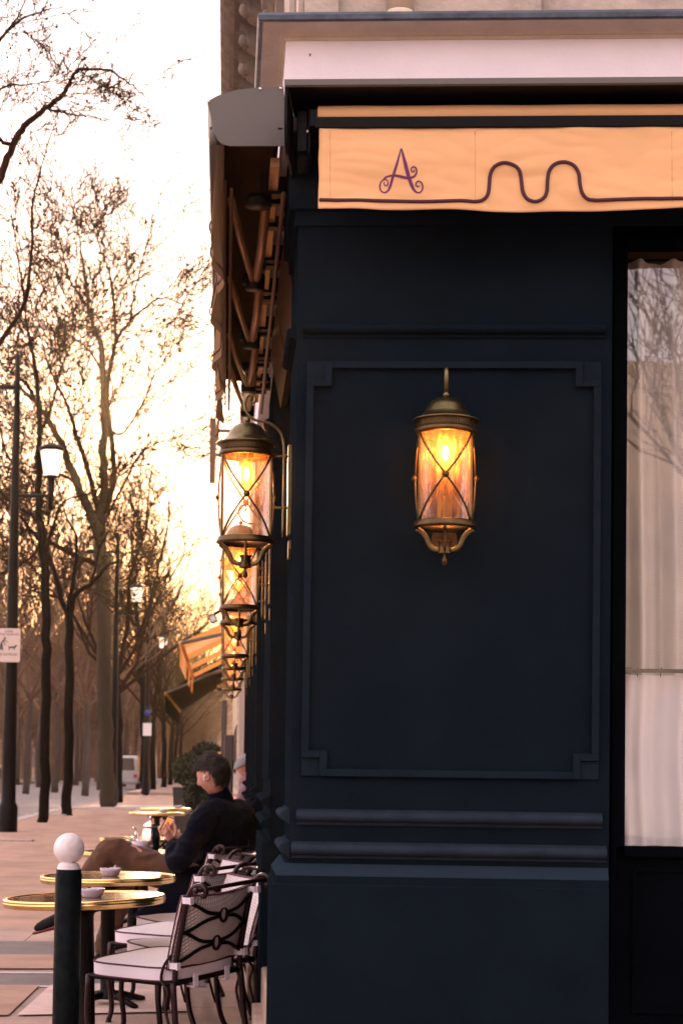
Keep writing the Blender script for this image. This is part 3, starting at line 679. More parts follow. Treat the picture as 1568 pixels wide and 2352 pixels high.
# torsion bar with brackets
wt, zt_ = PS(634, 350); b = MB(); b.box(.05, SA1, wt-.016, wt+.016, zt_-.02, zt_+.012, SF); b.build('torsion_bar', mat('bar_orange_lit', (.30, .15, .06), .35, metal=.1, var=.05), sa, True, .003)  # orange light on the bar put into its colour
for s in (.28, 1.05, 1.5, 2.1, 2.7, 3.3):
    b = MB(); b.box(s, s+.05, wt-.07, wt+.045, zt_-.03, zt_+.03, SF); b.box(s+.09, s+.12, wt-.05, wt+.03, zt_-.035, zt_+.03, SF)
    b.build('bracket', BLACK, sa, True, .003)
for wq_, zq_, rq_ in ((.215, 3.235, .007), (.235, 3.262, .005), (.045, 3.225, .009)):
    MB().tube([SF(.15, wq_, zq_), SF(SA1, wq_, zq_)], rq_, 6).build('rail', mat('rail_paint', (.12, .05, .018), .5), sa)
for s_ in (.62, 1.1, 1.62, 2.6, 3.1, 4.3, 4.62, 5.6, 6.7, 7.1, 8.1, 9.2, 9.8):
    if s_ > 3.5: continue
    MB().box(s_, s_+.05, .02, .085, 3.262, 3.30, SF).build('clip', BLACK, sa)
# folding arms
ARM = mat('arm_orange_lit', (.26, .12, .045), .35, metal=.3, var=.1)  # arms coloured orange to carry the warm light under the awning
for s in (.30, 1.25, 2.15, 2.75):
    b = MB(); b.lathe([(.0, -.02), (.045, -.02), (.045, .012), (.02, .02), (0, .02)], 18, T=lambda x, y, z: SF(s+x, .125+y, 3.25+z)); b.build('arm_joint', BLACK, sa)
    b = MB(); b.tube([SF(s+.05, .10, 3.235), SF(s+.45, .105, 3.225), SF(s+.85, .115, 3.225)], .017, 8); b.build('arm', ARM, sa)
    b = MB(); b.tube([SF(s+.0, .215, 3.25), SF(s+.4, .18, 3.235), SF(s+.87, .13, 3.225)], .014, 8); b.build('arm', ARM, sa)
    b = MB(); b.lathe([(.0, -.03), (.038, -.03), (.038, .025), (0, .025)], 14, T=lambda x, y, z: SF(s+.9+x, .12+y, 3.225+z)); b.build('arm_joint', BLACK, sa)

# ------------------------------------------------------------ wall lanterns
GRP = 'brass lanterns along the side wall'
def make_lantern(rot=0):
    AN = [rot+pi/2*0+radians(a) for a in (0, 90, 180, 270)]; HW = [radians(a) for a in (66, 24, 66, 24)]
    L = empty('wall_lantern', (0, 0, 0))
    q = lambda b, n, m, bev=0: b.build(n, m, L, False, bev)
    # z = 0 is the bottom ring; wall at y = +.15
    q(MB().lathe([(.0, .392), (.012, .392), (.030, .389), (.045, .381), (.057, .366), (.066, .348), (.076, .335), (.090, .327), (.101, .324), (.102, .320), (.088, .319), (.0, .319)], 48), 'hood', BRASS)
    b = MB().lathe([(.087, .320), (.087, .298), (.090, .296), (.094, .294), (.094, .281), (.088, .278), (.084, .278)], 48)
    for k in range(64):
        a = 2*pi*k/64; b.box(-.0014, .0014, .0865, .0885, .300, .317, lambda x, y, z, a=a: (x*cos(a)-y*sin(a), x*sin(a)+y*cos(a), z))
    q(b, 'vent_band', BRASSD)
    q(MB().lathe([(.080, .280), (.081, .14), (.080, .0)], 48), 'glass', LGLASS)
    q(MB().lathe([(.084, .012), (.094, .010), (.094, .002), (.098, -.004), (.097, -.010), (.088, -.012), (.080, -.010), (.080, .010), (.084, .012)], 48), 'bottom_ring', BRASSD)
    for k in range(4):
        a = AN[k]+HW[k]; a0 = AN[k]
        q(MB().box(-.004, .004, .084, .091, .005, .285, lambda x, y, z: (x*cos(a)-y*sin(a), x*sin(a)+y*cos(a), z)), 'post', BRASS)
        b = MB()
        for sgn in (-1, 1):
            pts = []
            for i in range(13):
                t = i/12; an = a0+sgn*HW[k]*(1-2*t)*.95; rr = .0875+.0045*sin(pi*t)
                pts.append((-rr*sin(an), rr*cos(an), .008+.270*t))
            b.tube(pts, .0026, 6, flat=1.4)
        q(b, 'cross_strap', BRASSD)
        b = MB(); rr = .095; c = (-rr*sin(a0), rr*cos(a0), .142)
        for j in range(14):
            an = 2*pi*j/14; e = Vector((-cos(a0)*0, 0, 0)); tx = Vector((cos(a0), sin(a0), 0))
            p0 = Vector(c)+tx*(.0085*cos(an))+Vector((0, 0, .0085*sin(an))); b.ball(p0, .0032, 6)
        b.ball(c, .0085, 10); q(b, 'rosette', BRASSD)
        # curved arms below
        pts = [(.086, -.012), (.070, -.022), (.056, -.040), (.046, -.062), (.032, -.074), (.016, -.076)]
        pts = cat_rom([Vector((-r*sin(a0), r*cos(a0), z)) for r, z in pts], 4)
        q(MB().tube(pts, .0085, 8, flat=.5), 'lower_arm', BRASS)
    b = MB().lathe([(.0, -.090), (.019, -.090), (.021, -.086), (.018, -.082), (.018, -.056), (.022, -.052), (.022, -.049), (.017, -.049), (.0, -.060)], 20); q(b, 'cup', BRASSD)
    b = MB().lathe([(.0, -.128), (.004, -.122), (.008, -.112), (.007, -.104), (.003, -.098), (.006, -.094), (.006, -.090)], 14)
    for k in range(18):
        a = k*2.4; z = -.104-.001*k; b.ball((.0065*cos(a), .0065*sin(a), z), .0026, 5)
    q(b, 'finial', BRASSD)
    # bulb: holder, envelope, filament
    q(MB().lathe([(.012, .320), (.020, .318), (.021, .285), (.017, .262), (0, .262)], 20), 'bulb_holder', BRASSD)
    bu = q(MB().lathe([(.014, .262), (.016, .255), (.019, .235), (.019, .190), (.014, .172), (.006, .165), (.0, .164)], 20), 'bulb', BULBG)
    MB().ball((0, 0, .222), .0085, 12, 1, 1, 2.6).build('filament', BULB, bu, False)
    # inner clear tube
    q(MB().lathe([(.028, .275), (.028, .13)], 24), 'inner_tube', LGLASS)
    q(MB().lathe([(.0055, -.06), (.0045, -.03), (.004, .0)], 8), 'stem', BRASSD)
    # bracket: scroll and back plate
    q(MB().ball((0, 0, .402), .010, 14), 'ball_knob', BRASS)
    k_ = .00143
    sc = [(568, 928), (575, 927), (577, 917), (570, 910), (560, 912), (553, 924), (554, 942), (563, 958), (580, 969), (605, 973), (625, 983), (639, 1000), (645, 1025), (646, 1060), (646, 1140), (646, 1240)]
    pts = cat_rom([Vector((0, (x-560)*k_, .408-(y-965)*k_)) for x, y in sc], 5)
    q(MB().tube(pts, .0042, 8, flat=1.6, up=(0, 0, 1)), 'scroll_bracket', BRASS)
    b = MB()
    for z in (.285, .112):
        b.tube([(0, .088, z), (0, .140, z)], .004, 8); b.ball((0, .1265, z), .0085, 10)
    q(b, 'strut', BRASS)
    q(MB().prism([(-.024, .02), (.024, .02), (.024, .32), (-.024, .32)], .135, .150), 'back_plate', BRASS, .003)
    pl_ = MB().prism([(-.035, -.055), (.035, -.055), (.042, -.03), (.035, .0), (-.035, .0), (-.042, -.03)], .140, .149); q(pl_, 'lower_plate', BRASSD)
    ld = bpy.data.lights.new('bulb_light', 'POINT'); ld.energy = 3.4; ld.color = (1, .30, .05); ld.shadow_soft_size = .02
    lo = bpy.data.objects.new('bulb_light', ld); C.objects.link(lo); lo.parent = L; lo.location = (0, -.024, .215)
    return L
lan = make_lantern()
AX = .15
uFl, zFl = FP(1021, 1206, AX)
lan.location = FF(uFl, AX, zFl); lan.rotation_euler = (0, 0, atan2(nF.x, -nF.y)*1.0)
ang = atan2(-nF.y, -nF.x)                       # direction into the wall
lan.rotation_euler = (0, 0, ang-pi/2)
tag(lan, 'lit brass lantern alone on the front of the navy pier', 'wall lamp', 'brass wall lanterns')
angS = atan2(-nS.y, -nS.x)
lan2 = make_lantern(pi/2)
labs = ['lit brass lantern nearest on the side wall with its whole scroll bracket in view', 'second brass lantern down the side wall, just under the nearest one',
        'third brass lantern down the side wall, close behind the second', 'fourth brass lantern down the side wall, small, half hidden by the third',
        'fifth small brass lantern down the side wall', 'sixth small brass lantern down the side wall', 'last and smallest brass lantern down the side wall']
for i, s in enumerate(LS):
    o = lan2 if i == 0 else copy_tree(lan2); sd = SF(s-.03 if i == 0 else s, AX, zFl-.012*0); o.location = sd; o.rotation_euler = (0, 0, angS-pi/2)
    tag(o, labs[i], 'wall lamp', 'brass wall lanterns')
    if i == 0:
        for ch in bpy.data.objects:
            if ch.parent == o and ch.type == 'LIGHT': ch.data.energy = 2.0
    if i > 3: pass

# ------------------------------------------------------------ bistro tables
H_T = .73
def make_table():
    t = empty('bistro_table', (0, 0, 0)); R = .378
    q = lambda b, n, m, bev=0: b.build(n, m, t, False, bev)
    q(MB().lathe([(.0, H_T-.002), (R-.012, H_T-.002)], 64), 'table_top', TABLETOP)
    q(MB().lathe([(R-.014, H_T-.004), (R-.012, H_T+.002), (R-.005, H_T+.003), (R, H_T), (R+.002, H_T-.006), (R-.001, H_T-.010), (R+.003, H_T-.014), (R+.003, H_T-.020), (R-.001, H_T-.024), (R+.001, H_T-.030), (R-.004, H_T-.036), (R-.02, H_T-.038), (.0, H_T-.038)], 72), 'brass_rim', GOLD)
    q(MB().lathe([(.0, H_T-.039), (.06, H_T-.04), (.16, H_T-.045), (.05, H_T-.075), (.042, H_T-.09), (.040, .10), (.05, .06), (.07, .045), (.0, .045)], 24), 'pedestal', IRONB)
    for k in range(4):
        a = pi/4+k*pi/2
        q(MB().tube([(0, 0, .07), (.12*cos(a), .12*sin(a), .055), (.26*cos(a), .26*sin(a), .018)], [.025, .02, .016], 8), 'foot', IRONB)
    return t
tab0 = make_table()
TB = [(213, 8.3, 'nearest brass rimmed round table, behind the white topped bollard', .035), (257, 9.9, 'second brass rimmed round table, in front of the crossed brown trousers', .01),
      (312, 12.7, 'brass rimmed table with the silver teapot beside the seated man', 0), (335, 15.0, 'brass rimmed table just behind the one with the teapot', 0),
      (363, 23.5, 'small far brass rimmed table left of the man, nearer of the two', 0), (382, 26.0, 'farthest brass rimmed table left of the head of the man', 0)]
tabs = []
for i, (x, d, lb, tl) in enumerate(TB):
    t = tab0 if i == 0 else copy_tree(tab0); t.location = (lat(x, d), d, 0); t.rotation_euler = (0, -tl if tl else 0, 0)
    tag(t, lb, 'table', 'brass rimmed bistro tables'); tabs.append(t)
def make_ashtray():
    b = MB().lathe([(.0, 0), (.040, 0), (.044, .004), (.058, .030), (.060, .042), (.056, .043), (.050, .018), (.044, .012), (0, .010)], 32)
    o = b.build('ashtray', CHINA)
    return o
ash = make_ashtray()
# notches in the rim
bm = bmesh.new(); bm.from_mesh(ash.data)
for v in bm.verts:
    a = atan2(v.co.y, v.co.x)
    if v.co.z > .035 and any(abs((a-c+pi) % (2*pi)-pi) < .11 for c in (-2.2, -.9, .4, 1.9)): v.co.z -= .006
bm.to_mesh(ash.data); bm.free()
def ash_at(i, x, d, z, lb):
    o = ash if i == 0 else ash.copy()
    if i: C.objects.link(o)
    o.location = (lat(x, d), d, z); tag(o, lb, 'ashtray', 'lilac ashtrays on the tables')
ash_at(0, 218, 8.27, H_T+.000+.0005, 'lilac china ashtray on the nearest table, half behind the bollard')
ash_at(1, 259, 9.9, H_T+.0, 'lilac china ashtray on the second table')
ash_at(2, 377, 23.5, H_T, 'lilac ashtray on the far table, left one of the far pair')
ash_at(3, 411, 25.9, H_T, 'lilac ashtray on the farthest table')

# ------------------------------------------------------------ chairs
def cushion(n, fx, fy, th, puff):
    """rounded square pad centred at origin: returns MB in (x,y,z)"""
    def se(t, e=.35):
        c, s_ = cos(t), sin(t); return (math.copysign(abs(c)**e, c), math.copysign(abs(s_)**e, s_))
    b = MB(); rings = []
    prof = [(0, th/2+puff), (.35, th/2+puff*.9), (.7, th/2+puff*.55), (.9, th/2+puff*.12), (.985, th/2), (1, th/2-.006), (1.004, 0), (1, -th/2+.006), (.985, -th/2), (.9, -th/2-.004), (0, -th/2-.004)]
    vs = []; m = 56
    for r, z in prof:
        r = max(r, .001)
        for k in range(m):
            cx, cy = se(2*pi*k/m, .42+.5*(1-r)); vs.append((cx*fx*r, cy*fy*r, z))
    fs = [(i*m+k, i*m+(k+1) % m, (i+1)*m+(k+1) % m, (i+1)*m+k) for i in range(len(prof)-1) for k in range(m)]
    b.add(vs, fs, True)
    edge = [[(se(2*pi*k/m)[0]*fx*.998, se(2*pi*k/m)[1]*fy*.998, zz) for k in range(m+1)] for zz in (th/2, -th/2)]
    edge = [[((math.copysign(abs(cos(2*pi*k/m))**.427, cos(2*pi*k/m))*fx*.998), (math.copysign(abs(sin(2*pi*k/m))**.427, sin(2*pi*k/m))*fy*.998), zz) for k in range(m+1)] for zz in (th/2-.001, -th/2+.001)]
    return b, edge, se
def make_chair():
    c = empty('terrace_chair', (0, 0, 0)); q = lambda b, n, m, bev=0, p=None: b.build(n, m, p or c, False, bev)
    W2, D2 = .235, .235
    # seat cushion
    b, edge, _ = cushion(0, .250, .250, .060, .026); T = lambda v: (v[0], v[1]+.02+.0, v[2]+.462)
    b.v = [T(v) for v in b.v]; seat = q(b, 'seat_cushion', CLOTH)
    side = MB(); m = 56
    e0, e1 = edge; vs = [(x*1.016, y*1.016+.02, .462+.028) for x, y, z in e0[:-1]]+[(x*1.016, y*1.016+.02, .462-.028) for x, y, z in e1[:-1]]
    side.add(vs, [(k, (k+1) % m, m+(k+1) % m, m+k) for k in range(m)], True); q(side, 'cushion_border', CLOTHB, 0, seat)
    for e in edge: q(MB().tube([(x*1.014, y*1.014+.02, z+.462) for x, y, z in e], .0042, 6, cap=False), 'piping', PIPE, 0, seat)
    # seat frame
    b = MB(); fr = [(-W2, -D2), (W2, -D2), (W2, D2+.02), (-W2, D2+.02), (-W2, -D2)]
    b.tube([(x, y, .425) for x, y in fr], .012, 8); b.tube([(-W2, 0, .422), (W2, 0, .422)], .008, 6); b.tube([(0, -D2, .422), (0, D2, .422)], .008, 6); q(b, 'seat_frame', IRONB)
    # legs, each its own
    for sx in (-1, 1):
        q(MB().tube(cat_rom([Vector((sx*W2, D2+.02, .43)), Vector((sx*(W2+.005), D2+.03, .25)), Vector((sx*(W2+.002), D2+.015, .1)), Vector((sx*(W2+.012), D2+.03, .02))], 4), .014, 8).ball((sx*(W2+.012), D2+.03, .014), .018, 8), 'leg', IRON)
        q(MB().tube(cat_rom([Vector((sx*W2, -D2, .43)), Vector((sx*(W2+.002), -D2-.01, .25)), Vector((sx*(W2+.004), -D2-.03, .12)), Vector((sx*(W2+.01), -D2-.075, .02))], 4), .014, 8).ball((sx*(W2+.01), -D2-.075, .014), .018, 8), 'leg', IRON)
        # back post with scroll
        pts = [(-D2, .42), (-D2-.012, .52), (-D2-.040, .64), (-D2-.072, .76), (-D2-.100, .825), (-D2-.130, .852), (-D2-.165, .855), (-D2-.185, .838), (-D2-.180, .816), (-D2-.163, .813)]
        q(MB().tube(cat_rom([Vector((sx*(W2-.01), y, z)) for y, z in pts], 5), .0125, 8), 'back_post', IRON)
        # side curl
        pts = [(-D2+.0, .55), (-D2+.04, .50), (-D2+.055, .44), (-D2+.02, .39), (-D2+.035, .32), (-D2+.01, .22), (-D2-.01, .16)]
        q(MB().tube(cat_rom([Vector((sx*(W2+.012), y, z)) for y, z in pts], 5), .007, 6), 'side_scroll', IRON)
    q(MB().tube([(-W2-.03, -D2-.165, .840), (W2+.03, -D2-.165, .840)], .010, 8).ball((-W2-.03, -D2-.165, .840), .014, 8).ball((W2+.03, -D2-.165, .840), .014, 8), 'top_rail', IRON)
    # back cushion, slightly hollowed
    def bz(x, h, off):        # h 0..1 up the back
        z = .485+.325*h; y = -D2-.005-.092*h**1.15 - .035*(1-(x/.23)**2)*(.6+.4*h) + .035
        return Vector((x, y+off, z - .012*(1-(x/.23)**2)*h))
    bw = .232; nu, nv = 20, 12
    def fn(sgn):
        def f(u, v):
            x = -bw+2*bw*u; e = min(1, 5*min(u, 1-u)+.15)*min(1, 5*min(v, 1-v)+.15)
            return bz(x, v, sgn*(.005+.026*e))
        return f
    b = MB(); b.grid(nu, nv, fn(1)); b.grid(nu, nv, fn(-1))
    a, o2 = fn(1), fn(-1)
    loop = [(i/(nu-1), 0) for i in range(nu)]+[(1, j/(nv-1)) for j in range(1, nv)]+[(i/(nu-1), 1) for i in range(nu-2, -1, -1)]+[(0, j/(nv-1)) for j in range(nv-2, 0, -1)]
    n_ = len(loop); b.add([a(*p) for p in loop]+[o2(*p) for p in loop], [(k, (k+1) % n_, n_+(k+1) % n_, n_+k) for k in range(n_)], True)
    bc = q(b, 'back_cushion', CLOTH)
    for f in (a, o2): q(MB().tube([f(*p) for p in loop+[loop[0]]], .0040, 6, cap=False), 'piping', PIPE, 0, bc)
    for sx in (-1, 1):
        for h in (.06, .94):
            p = bz(sx*bw, h, 0); s_ = MB(); s_.grid(4, 12, lambda u, v: (sx*(W2-.012+.018*cos(2*pi*v)), p.y-.028+.030*sin(2*pi*v), p.z-.014+.028*u)); s_.box(sx*W2-.012, sx*W2+.012, p.y-.062, p.y-.056, p.z-.016, p.z+.014)
            q(s_, 'strap', CLOTHB, 0, bc)
    for x0 in (-.12, .10):
        s_ = MB().box(x0, x0+.03, -D2-.022, -D2-.016, .40, .455).box(x0, x0+.03, -D2-.022, -D2+.02, .395, .402); q(s_, 'strap', CLOTHB, 0, seat)
    # lattice behind the back: two pairs of bowed bars meeting in rings
    b = MB()
    for hc in (.30, .70):
        for sg in (-1, 1):
            for sx in (-1, 1):
                pts = [bz(sx*.225, hc+sg*.22, -.034), bz(sx*.17, hc+sg*.15, -.034), bz(sx*.10, hc+sg*.055, -.034), bz(sx*.024, hc+sg*.02, -.034)]
                b.tube(cat_rom(pts, 4), .0085, 8)
        cc = bz(0, hc, -.036); b.tube([cc+Vector((.024*cos(t), 0, .030*sin(t))) for t in [2*pi*k/18 for k in range(19)]], .007, 8)
    q(b, 'lattice', IRONB)
    return c
ch0 = make_chair()
def seat_at(i, x, d, face, lb, tilt=(0, 0)):
    c = ch0 if i == 0 else copy_tree(ch0)
    c.location = (lat(x, d), d, 0); fv = Vector(face).normalized()
    rz = atan2(-fv.x, fv.y)
    c.rotation_euler = (tilt[0], tilt[1], rz); tag(c, lb, 'chair', 'cushioned terrace chairs'); return c
seat_at(0, 400, 7.95, (-.82, .57), 'nearest iron chair with pale woven cushions seen from behind', (0, -.06))
seat_at(1, 446, 8.58, (-.88, -.47), 'second iron chair, its back cushion showing white over the nearest chair')
seat_at(2, 418, 9.32, (-.84, .54), 'third iron chair seen from behind, beside the second table', (0, -.04))
seat_at(3, 446, 9.98, (-.88, -.47), 'fourth iron chair, turned to the second table with a bright back cushion')
chE = seat_at(4, 452, 11.35, (-.82, .57), 'iron chair the man in navy sits on')
seat_at(5, 500, 13.6, (-.88, -.3), 'iron chair standing behind the seated man')

# ------------------------------------------------------------ bollard
bo_d = 7.6; bx_ = lat(163, bo_d); zt_ = P(163, 1915, bo_d).z; r_ball = .0665
bol = empty('bollard', (bx_, bo_d, 0), label='dark green metal bollard topped with a white painted ball', cat='bollard')
q = lambda b, n, m: b.build(n, m, bol, False)
hb = zt_-2*r_ball
MB().lathe([(.058, 0), (.057, hb-.04), (.054, hb-.035), (.054, hb-.02), (.0, hb-.02)], 32).build('post', POST, bol, False)
prof = [(.050, hb-.022), (.049, hb-.01), (.040, hb+.006)]
for k in range(13):
    a = -pi*.36+ (pi*.86)*k/12; prof.append((max(.0005, r_ball*cos(a)), hb+r_ball+.003+r_ball*sin(a)))
MB().lathe(prof, 36).build('white_ball', WHITEP, bol, False)

# ------------------------------------------------------------ seated man
MD = 11.3
mroot = empty('person', (lat(470, MD), MD, 0), label='seated man in navy jumper and brown trousers looking down at a phone, legs crossed', cat='person')
mo = Vector(mroot.location)
def J(x, y, d): return P(x, y, d)-mo
def skin_mesh(name, chains, m, parent, sub=2, extra=None, remesh=None, wide=None, sm=6):
    """one continuous surface grown round the joints: tapered limbs are fused by a voxel remesh"""
    b = MB()
    for ch in chains:
        ps = cat_rom([p for p, r in ch], 5); n = len(ps); R = [r if hasattr(r, '__len__') else (r, r) for p, r in ch]; rr = []
        for i in range(n):
            t = i/(n-1)*(len(ch)-1); a = int(min(t, len(ch)-2)); f = t-a; f = f*f*(3-2*f)
            rr.append((R[a][0]*(1-f)+R[a+1][0]*f, R[a][1]*(1-f)+R[a+1][1]*f))
        vs = []; prev = None; K = 20
        for i, p in enumerate(ps):
            t = (ps[min(i+1, n-1)]-ps[max(i-1, 0)]).normalized()
            a = Vector(wide) if wide is not None else (prev or t.orthogonal())
            a = a-t*a.dot(t)
            if a.length < .05: a = prev or t.orthogonal()
            a = a.normalized(); prev = a; c = t.cross(a)
            for k in range(K):
                q_ = 2*pi*k/K; vs.append(p+a*cos(q_)*rr[i][0]+c*sin(q_)*rr[i][1])
        b.add(vs, [(i*K+k, i*K+(k+1) % K, (i+1)*K+(k+1) % K, (i+1)*K+k) for i in range(n-1) for k in range(K)]+[tuple(range(K))[::-1], tuple((n-1)*K+k for k in range(K))])
        for e in (0, -1): b.ball(ps[e], min(rr[e])*.98, 14)
    for e in (extra or []): b.add(e.v, e.f)
    ob = b.build(name, m, parent, False)
    rm = ob.modifiers.new('r', 'REMESH'); rm.mode = 'VOXEL'; rm.voxel_size = remesh or .006; rm.use_smooth_shade = True
    sm_ = ob.modifiers.new('s', 'SMOOTH'); sm_.factor = .5; sm_.iterations = sm
    dg = bpy.context.evaluated_depsgraph_get(); dg.update(); me3 = bpy.data.meshes.new_from_object(ob.evaluated_get(dg))
    ob.modifiers.clear(); ob.data = me3; me3.name = name
    for p in me3.polygons: p.use_smooth = True
    if not me3.materials: me3.materials.append(m)
    return ob
pel = J(466, 2035, 11.35); spine = J(500, 1970, 11.37); chest = J(520, 1900, 11.37); neckb = J(506, 1840, 11.33); neckt = J(497, 1812, 11.30)
shL, shR = J(478, 1868, 11.17), J(560, 1866, 11.52)
elL, wrL = J(408, 1976, 11.02), J(396, 1935, 11.20)
elR, wrR = J(486, 1972, 11.75), J(416, 1925, 11.52)
hiL, hiR = J(452, 2030, 11.23), J(478, 2035, 11.5)
knL, anL, toL = J(256, 1950, 11.22), J(150, 2092, 11.35), J(80, 2112, 11.4)
knR, anR, toR = J(296, 1990, 11.45), J(238, 2185, 11.45), J(190, 2222, 11.5)
# head built in its own axes: x right, y forward, z up
HC = J(487, 1780, 11.27)
fwd = Vector((-.84, .42, -.36)).normalized(); rgt = fwd.cross(Vector((0, 0, 1))).normalized(); upv = rgt.cross(fwd)
def HT(x, y, z): return HC + rgt*x + fwd*y + upv*z
def head_pt(th, ph):
    # th 0..pi from top, ph azimuth from forward
    x = sin(th)*sin(ph)*.078; y = sin(th)*cos(ph)*.100; z = cos(th)*.122
    if z < 0:
        k = min(1, -z/.122); x *= 1-.30*k*k; 
        if y < 0: y *= 1-.38*k
        else: y *= 1-.10*k
    ff = max(0, cos(ph)); g = lambda c, w_: math.exp(-((z-c)/w_)**2)
    nar = math.exp(-(x/.014)**2); 
    if y > 0:
        y += nar*(.026*g(-.022, .016)+.012*g(.0, .018)) + .006*g(.028, .012)*math.exp(-(x/.05)**2)
        y -= .009*g(.010, .012)*math.exp(-((abs(x)-.032)/.014)**2)
        y += .008*g(-.058, .008)*math.exp(-(x/.025)**2) - .005*g(-.048, .005)*math.exp(-(x/.03)**2)
        y += .010*g(-.100, .016)*math.exp(-(x/.03)**2)
    return HT(x, y, z)
hd = MB(); nth, nph = 44, 64
hd.add([head_pt(max(.02, pi*i/nth*.995), 2*pi*j/nph) for i in range(nth+1) for j in range(nph)], [(i*nph+j, i*nph+(j+1) % nph, (i+1)*nph+(j+1) % nph, (i+1)*nph+j) for i in range(nth) for j in range(nph)]+[tuple(range(nph)), tuple(nth*nph+j for j in range(nph))])
def ear(sx):
    e = MB(); n = 20
    pts = [HT(sx*(.079+.010*abs(sin(a/2))), -.006-.019*cos(a)*(.9), -.004+.032*sin(a)) for a in [2*pi*k/n for k in range(n+1)]]
    e.tube(pts, .0058, 8); e.ball(HT(sx*.078, -.006, -.006), .020, 10); return e
# left hand: palm and five fingers round the phone; right hand simpler but complete
def hand(wr, dirv, side, palm_n):
    d = dirv.normalized(); s_ = side.normalized(); n = palm_n.normalized(); ch = []
    pc = wr + d*.045
    ch.append([(wr-d*.03, (.027, .022)), (wr, (.026, .019)), (pc, (.036, .016)), (wr+d*.085, (.034, .014))])
    palm_end = wr+d*.085
    fl = [(.032, .074, .0085), (.011, .086, .0090), (-.011, .080, .0088), (-.031, .062, .0078)]
    fin = []
    for off, L_, r in fl:
        b0 = wr+d*.070+s_*off; b1 = wr+d*.092+s_*off*1.05+n*.002
        p2 = b1+d*L_*.40+n*L_*.18; p3 = p2+d*L_*.20+n*L_*.30; p4 = p3-d*L_*.02+n*L_*.26
        fin.append([(b0, r), (b1, r*1.08), (p2, r), (p3, r*.92), (p4, r*.8)])
    t0 = wr+d*.025+s_*.026; t1 = t0+s_*.022+d*.022+n*.012; t2 = t1+d*.030+s_*.008+n*.016; t3 = t2+d*.024+n*.010-s_*.002
    fin.append([(t0, .012), (t1, .0118), (t2, .0105), (t3, .0088)])
    return ch, fin
def tubes(fin):
    out = []
    for f in fin:
        e = MB(); ps = cat_rom([p for p, r in f], 5); n = len(ps)
        rr = []
        for i in range(n):
            t = i/(n-1)*(len(f)-1); a = int(min(t, len(f)-2)); rr.append(f[a][1]*(1-(t-a))+f[a+1][1]*(t-a))
        e.tube(ps, rr, 12); e.ball(ps[-1], rr[-1], 10); out.append(e)
    return out
hdL = Vector((-.50, -.10, .80)); sideL = Vector((.80, .15, .5)); nL = Vector((.25, .85, .15))
chL, finL = hand(wrL, hdL, sideL, nL)
chR, finR = hand(wrR, Vector((-.6, -.3, .5)), Vector((-.5, .2, -.7)), Vector((-.2, -.7, .3)))
body_ch = [[(pel, .12), (spine, .125), (chest, (.145, .12)), (neckb, (.062, .062)), (neckt, (.055, .058)), (HT(0, -.02, -.03), (.05, .05))],
           [(chest, (.145, .12)), (shL, .058), ((shL+elL)/2, .048), (elL, .042), ((elL+wrL)/2, .038), (wrL-hdL.normalized()*.03, (.027, .022)), (wrL, (.026, .019)), (wrL+hdL.normalized()*.045, (.034, .016)), (wrL+hdL.normalized()*.080, (.033, .014))],
           [(chest, (.145, .12)), (shR, .058), ((shR+elR)/2, .048), (elR, .042), ((elR+wrR)/2, .038), (wrR, .026), (wrR+Vector((-.6, -.3, .5)).normalized()*.05, (.032, .016)), (wrR+Vector((-.6, -.3, .5)).normalized()*.08, (.03, .014))],
           [(pel, .12), (hiL, .092), ((hiL+knL)/2, .078), (knL, .058), ((knL+anL)/2, .052), (anL, .038)],
           [(pel, .12), (hiR, .092), ((hiR+knR)/2, .078), (knR, .058), ((knR+anR)/2, .052), (anR, .038)]]
SHD = (shR-shL).normalized()
body = skin_mesh('body', body_ch, SKIN, mroot, 2, [hd, ear(1), ear(-1)]+tubes(finL)+tubes(finR), .0036, SHD, 2)
# jumper: roomy, with collar
lo = lambda a, b_, t: a+(b_-a)*t
j_ch = [[(lo(pel, spine, -.1), (.165, .15)), (spine, (.165, .145)), (lo(spine, chest, .5), (.172, .15)), (chest, (.178, .145)), (lo(chest, neckb, .6), (.130, .105)), (neckb, (.075, .072)), (lo(neckb, neckt, .55), (.066, .066))],
        [(chest, (.178, .145)), (shL+Vector((.01, 0, .0)), .083), (lo(shL, elL, .5)+Vector((0, 0, -.01)), .072), (elL+Vector((.01, 0, -.01)), .066), (lo(elL, wrL, .5)+Vector((0, 0, -.006)), .060), (lo(elL, wrL, .82), .046)],
        [(chest, (.178, .145)), (shR, .083), (lo(shR, elR, .5), .072), (elR, .064), (lo(elR, wrR, .5), .056), (lo(elR, wrR, .85), .044)]]
jum = skin_mesh('jumper', j_ch, WOOL, mroot, 2, None, .008, SHD, 14)
def wrinkle(o, amp, sc, seed=0):
    me = o.data; NV = [v.normal.copy() for v in me.vertices]
    for v, vn in zip(me.vertices, NV):
        p = v.co*sc; n_ = noise.noise(Vector((p.x+seed, p.y, p.z*1.3)))+.5*noise.noise(Vector((p.x*2.3, p.y*2.3+seed, p.z*2.9)))
        r = 1-abs(n_)*2; v.co += vn*amp*r
wrinkle(jum, .010, 7)
b = MB(); ax = (neckt-neckb).normalized(); s1_ = ax.orthogonal().normalized(); s2_ = ax.cross(s1_)
ringp = lambda c, r: [c+s1_*r*cos(a)+s2_*r*sin(a) for a in [2*pi*k/28 for k in range(28)]]
rings = [ringp(neckb-ax*.005, .088), ringp(neckb+ax*.035, .078), ringp(neckb+ax*.082, .074), ringp(neckb+ax*.086, .068), ringp(neckb+ax*.03, .062)]
b.add([p for r in rings for p in r], [(i*28+k, i*28+(k+1) % 28, (i+1)*28+(k+1) % 28, (i+1)*28+k) for i in range(4) for k in range(28)], True)
b.build('collar', WOOL, mroot, False)
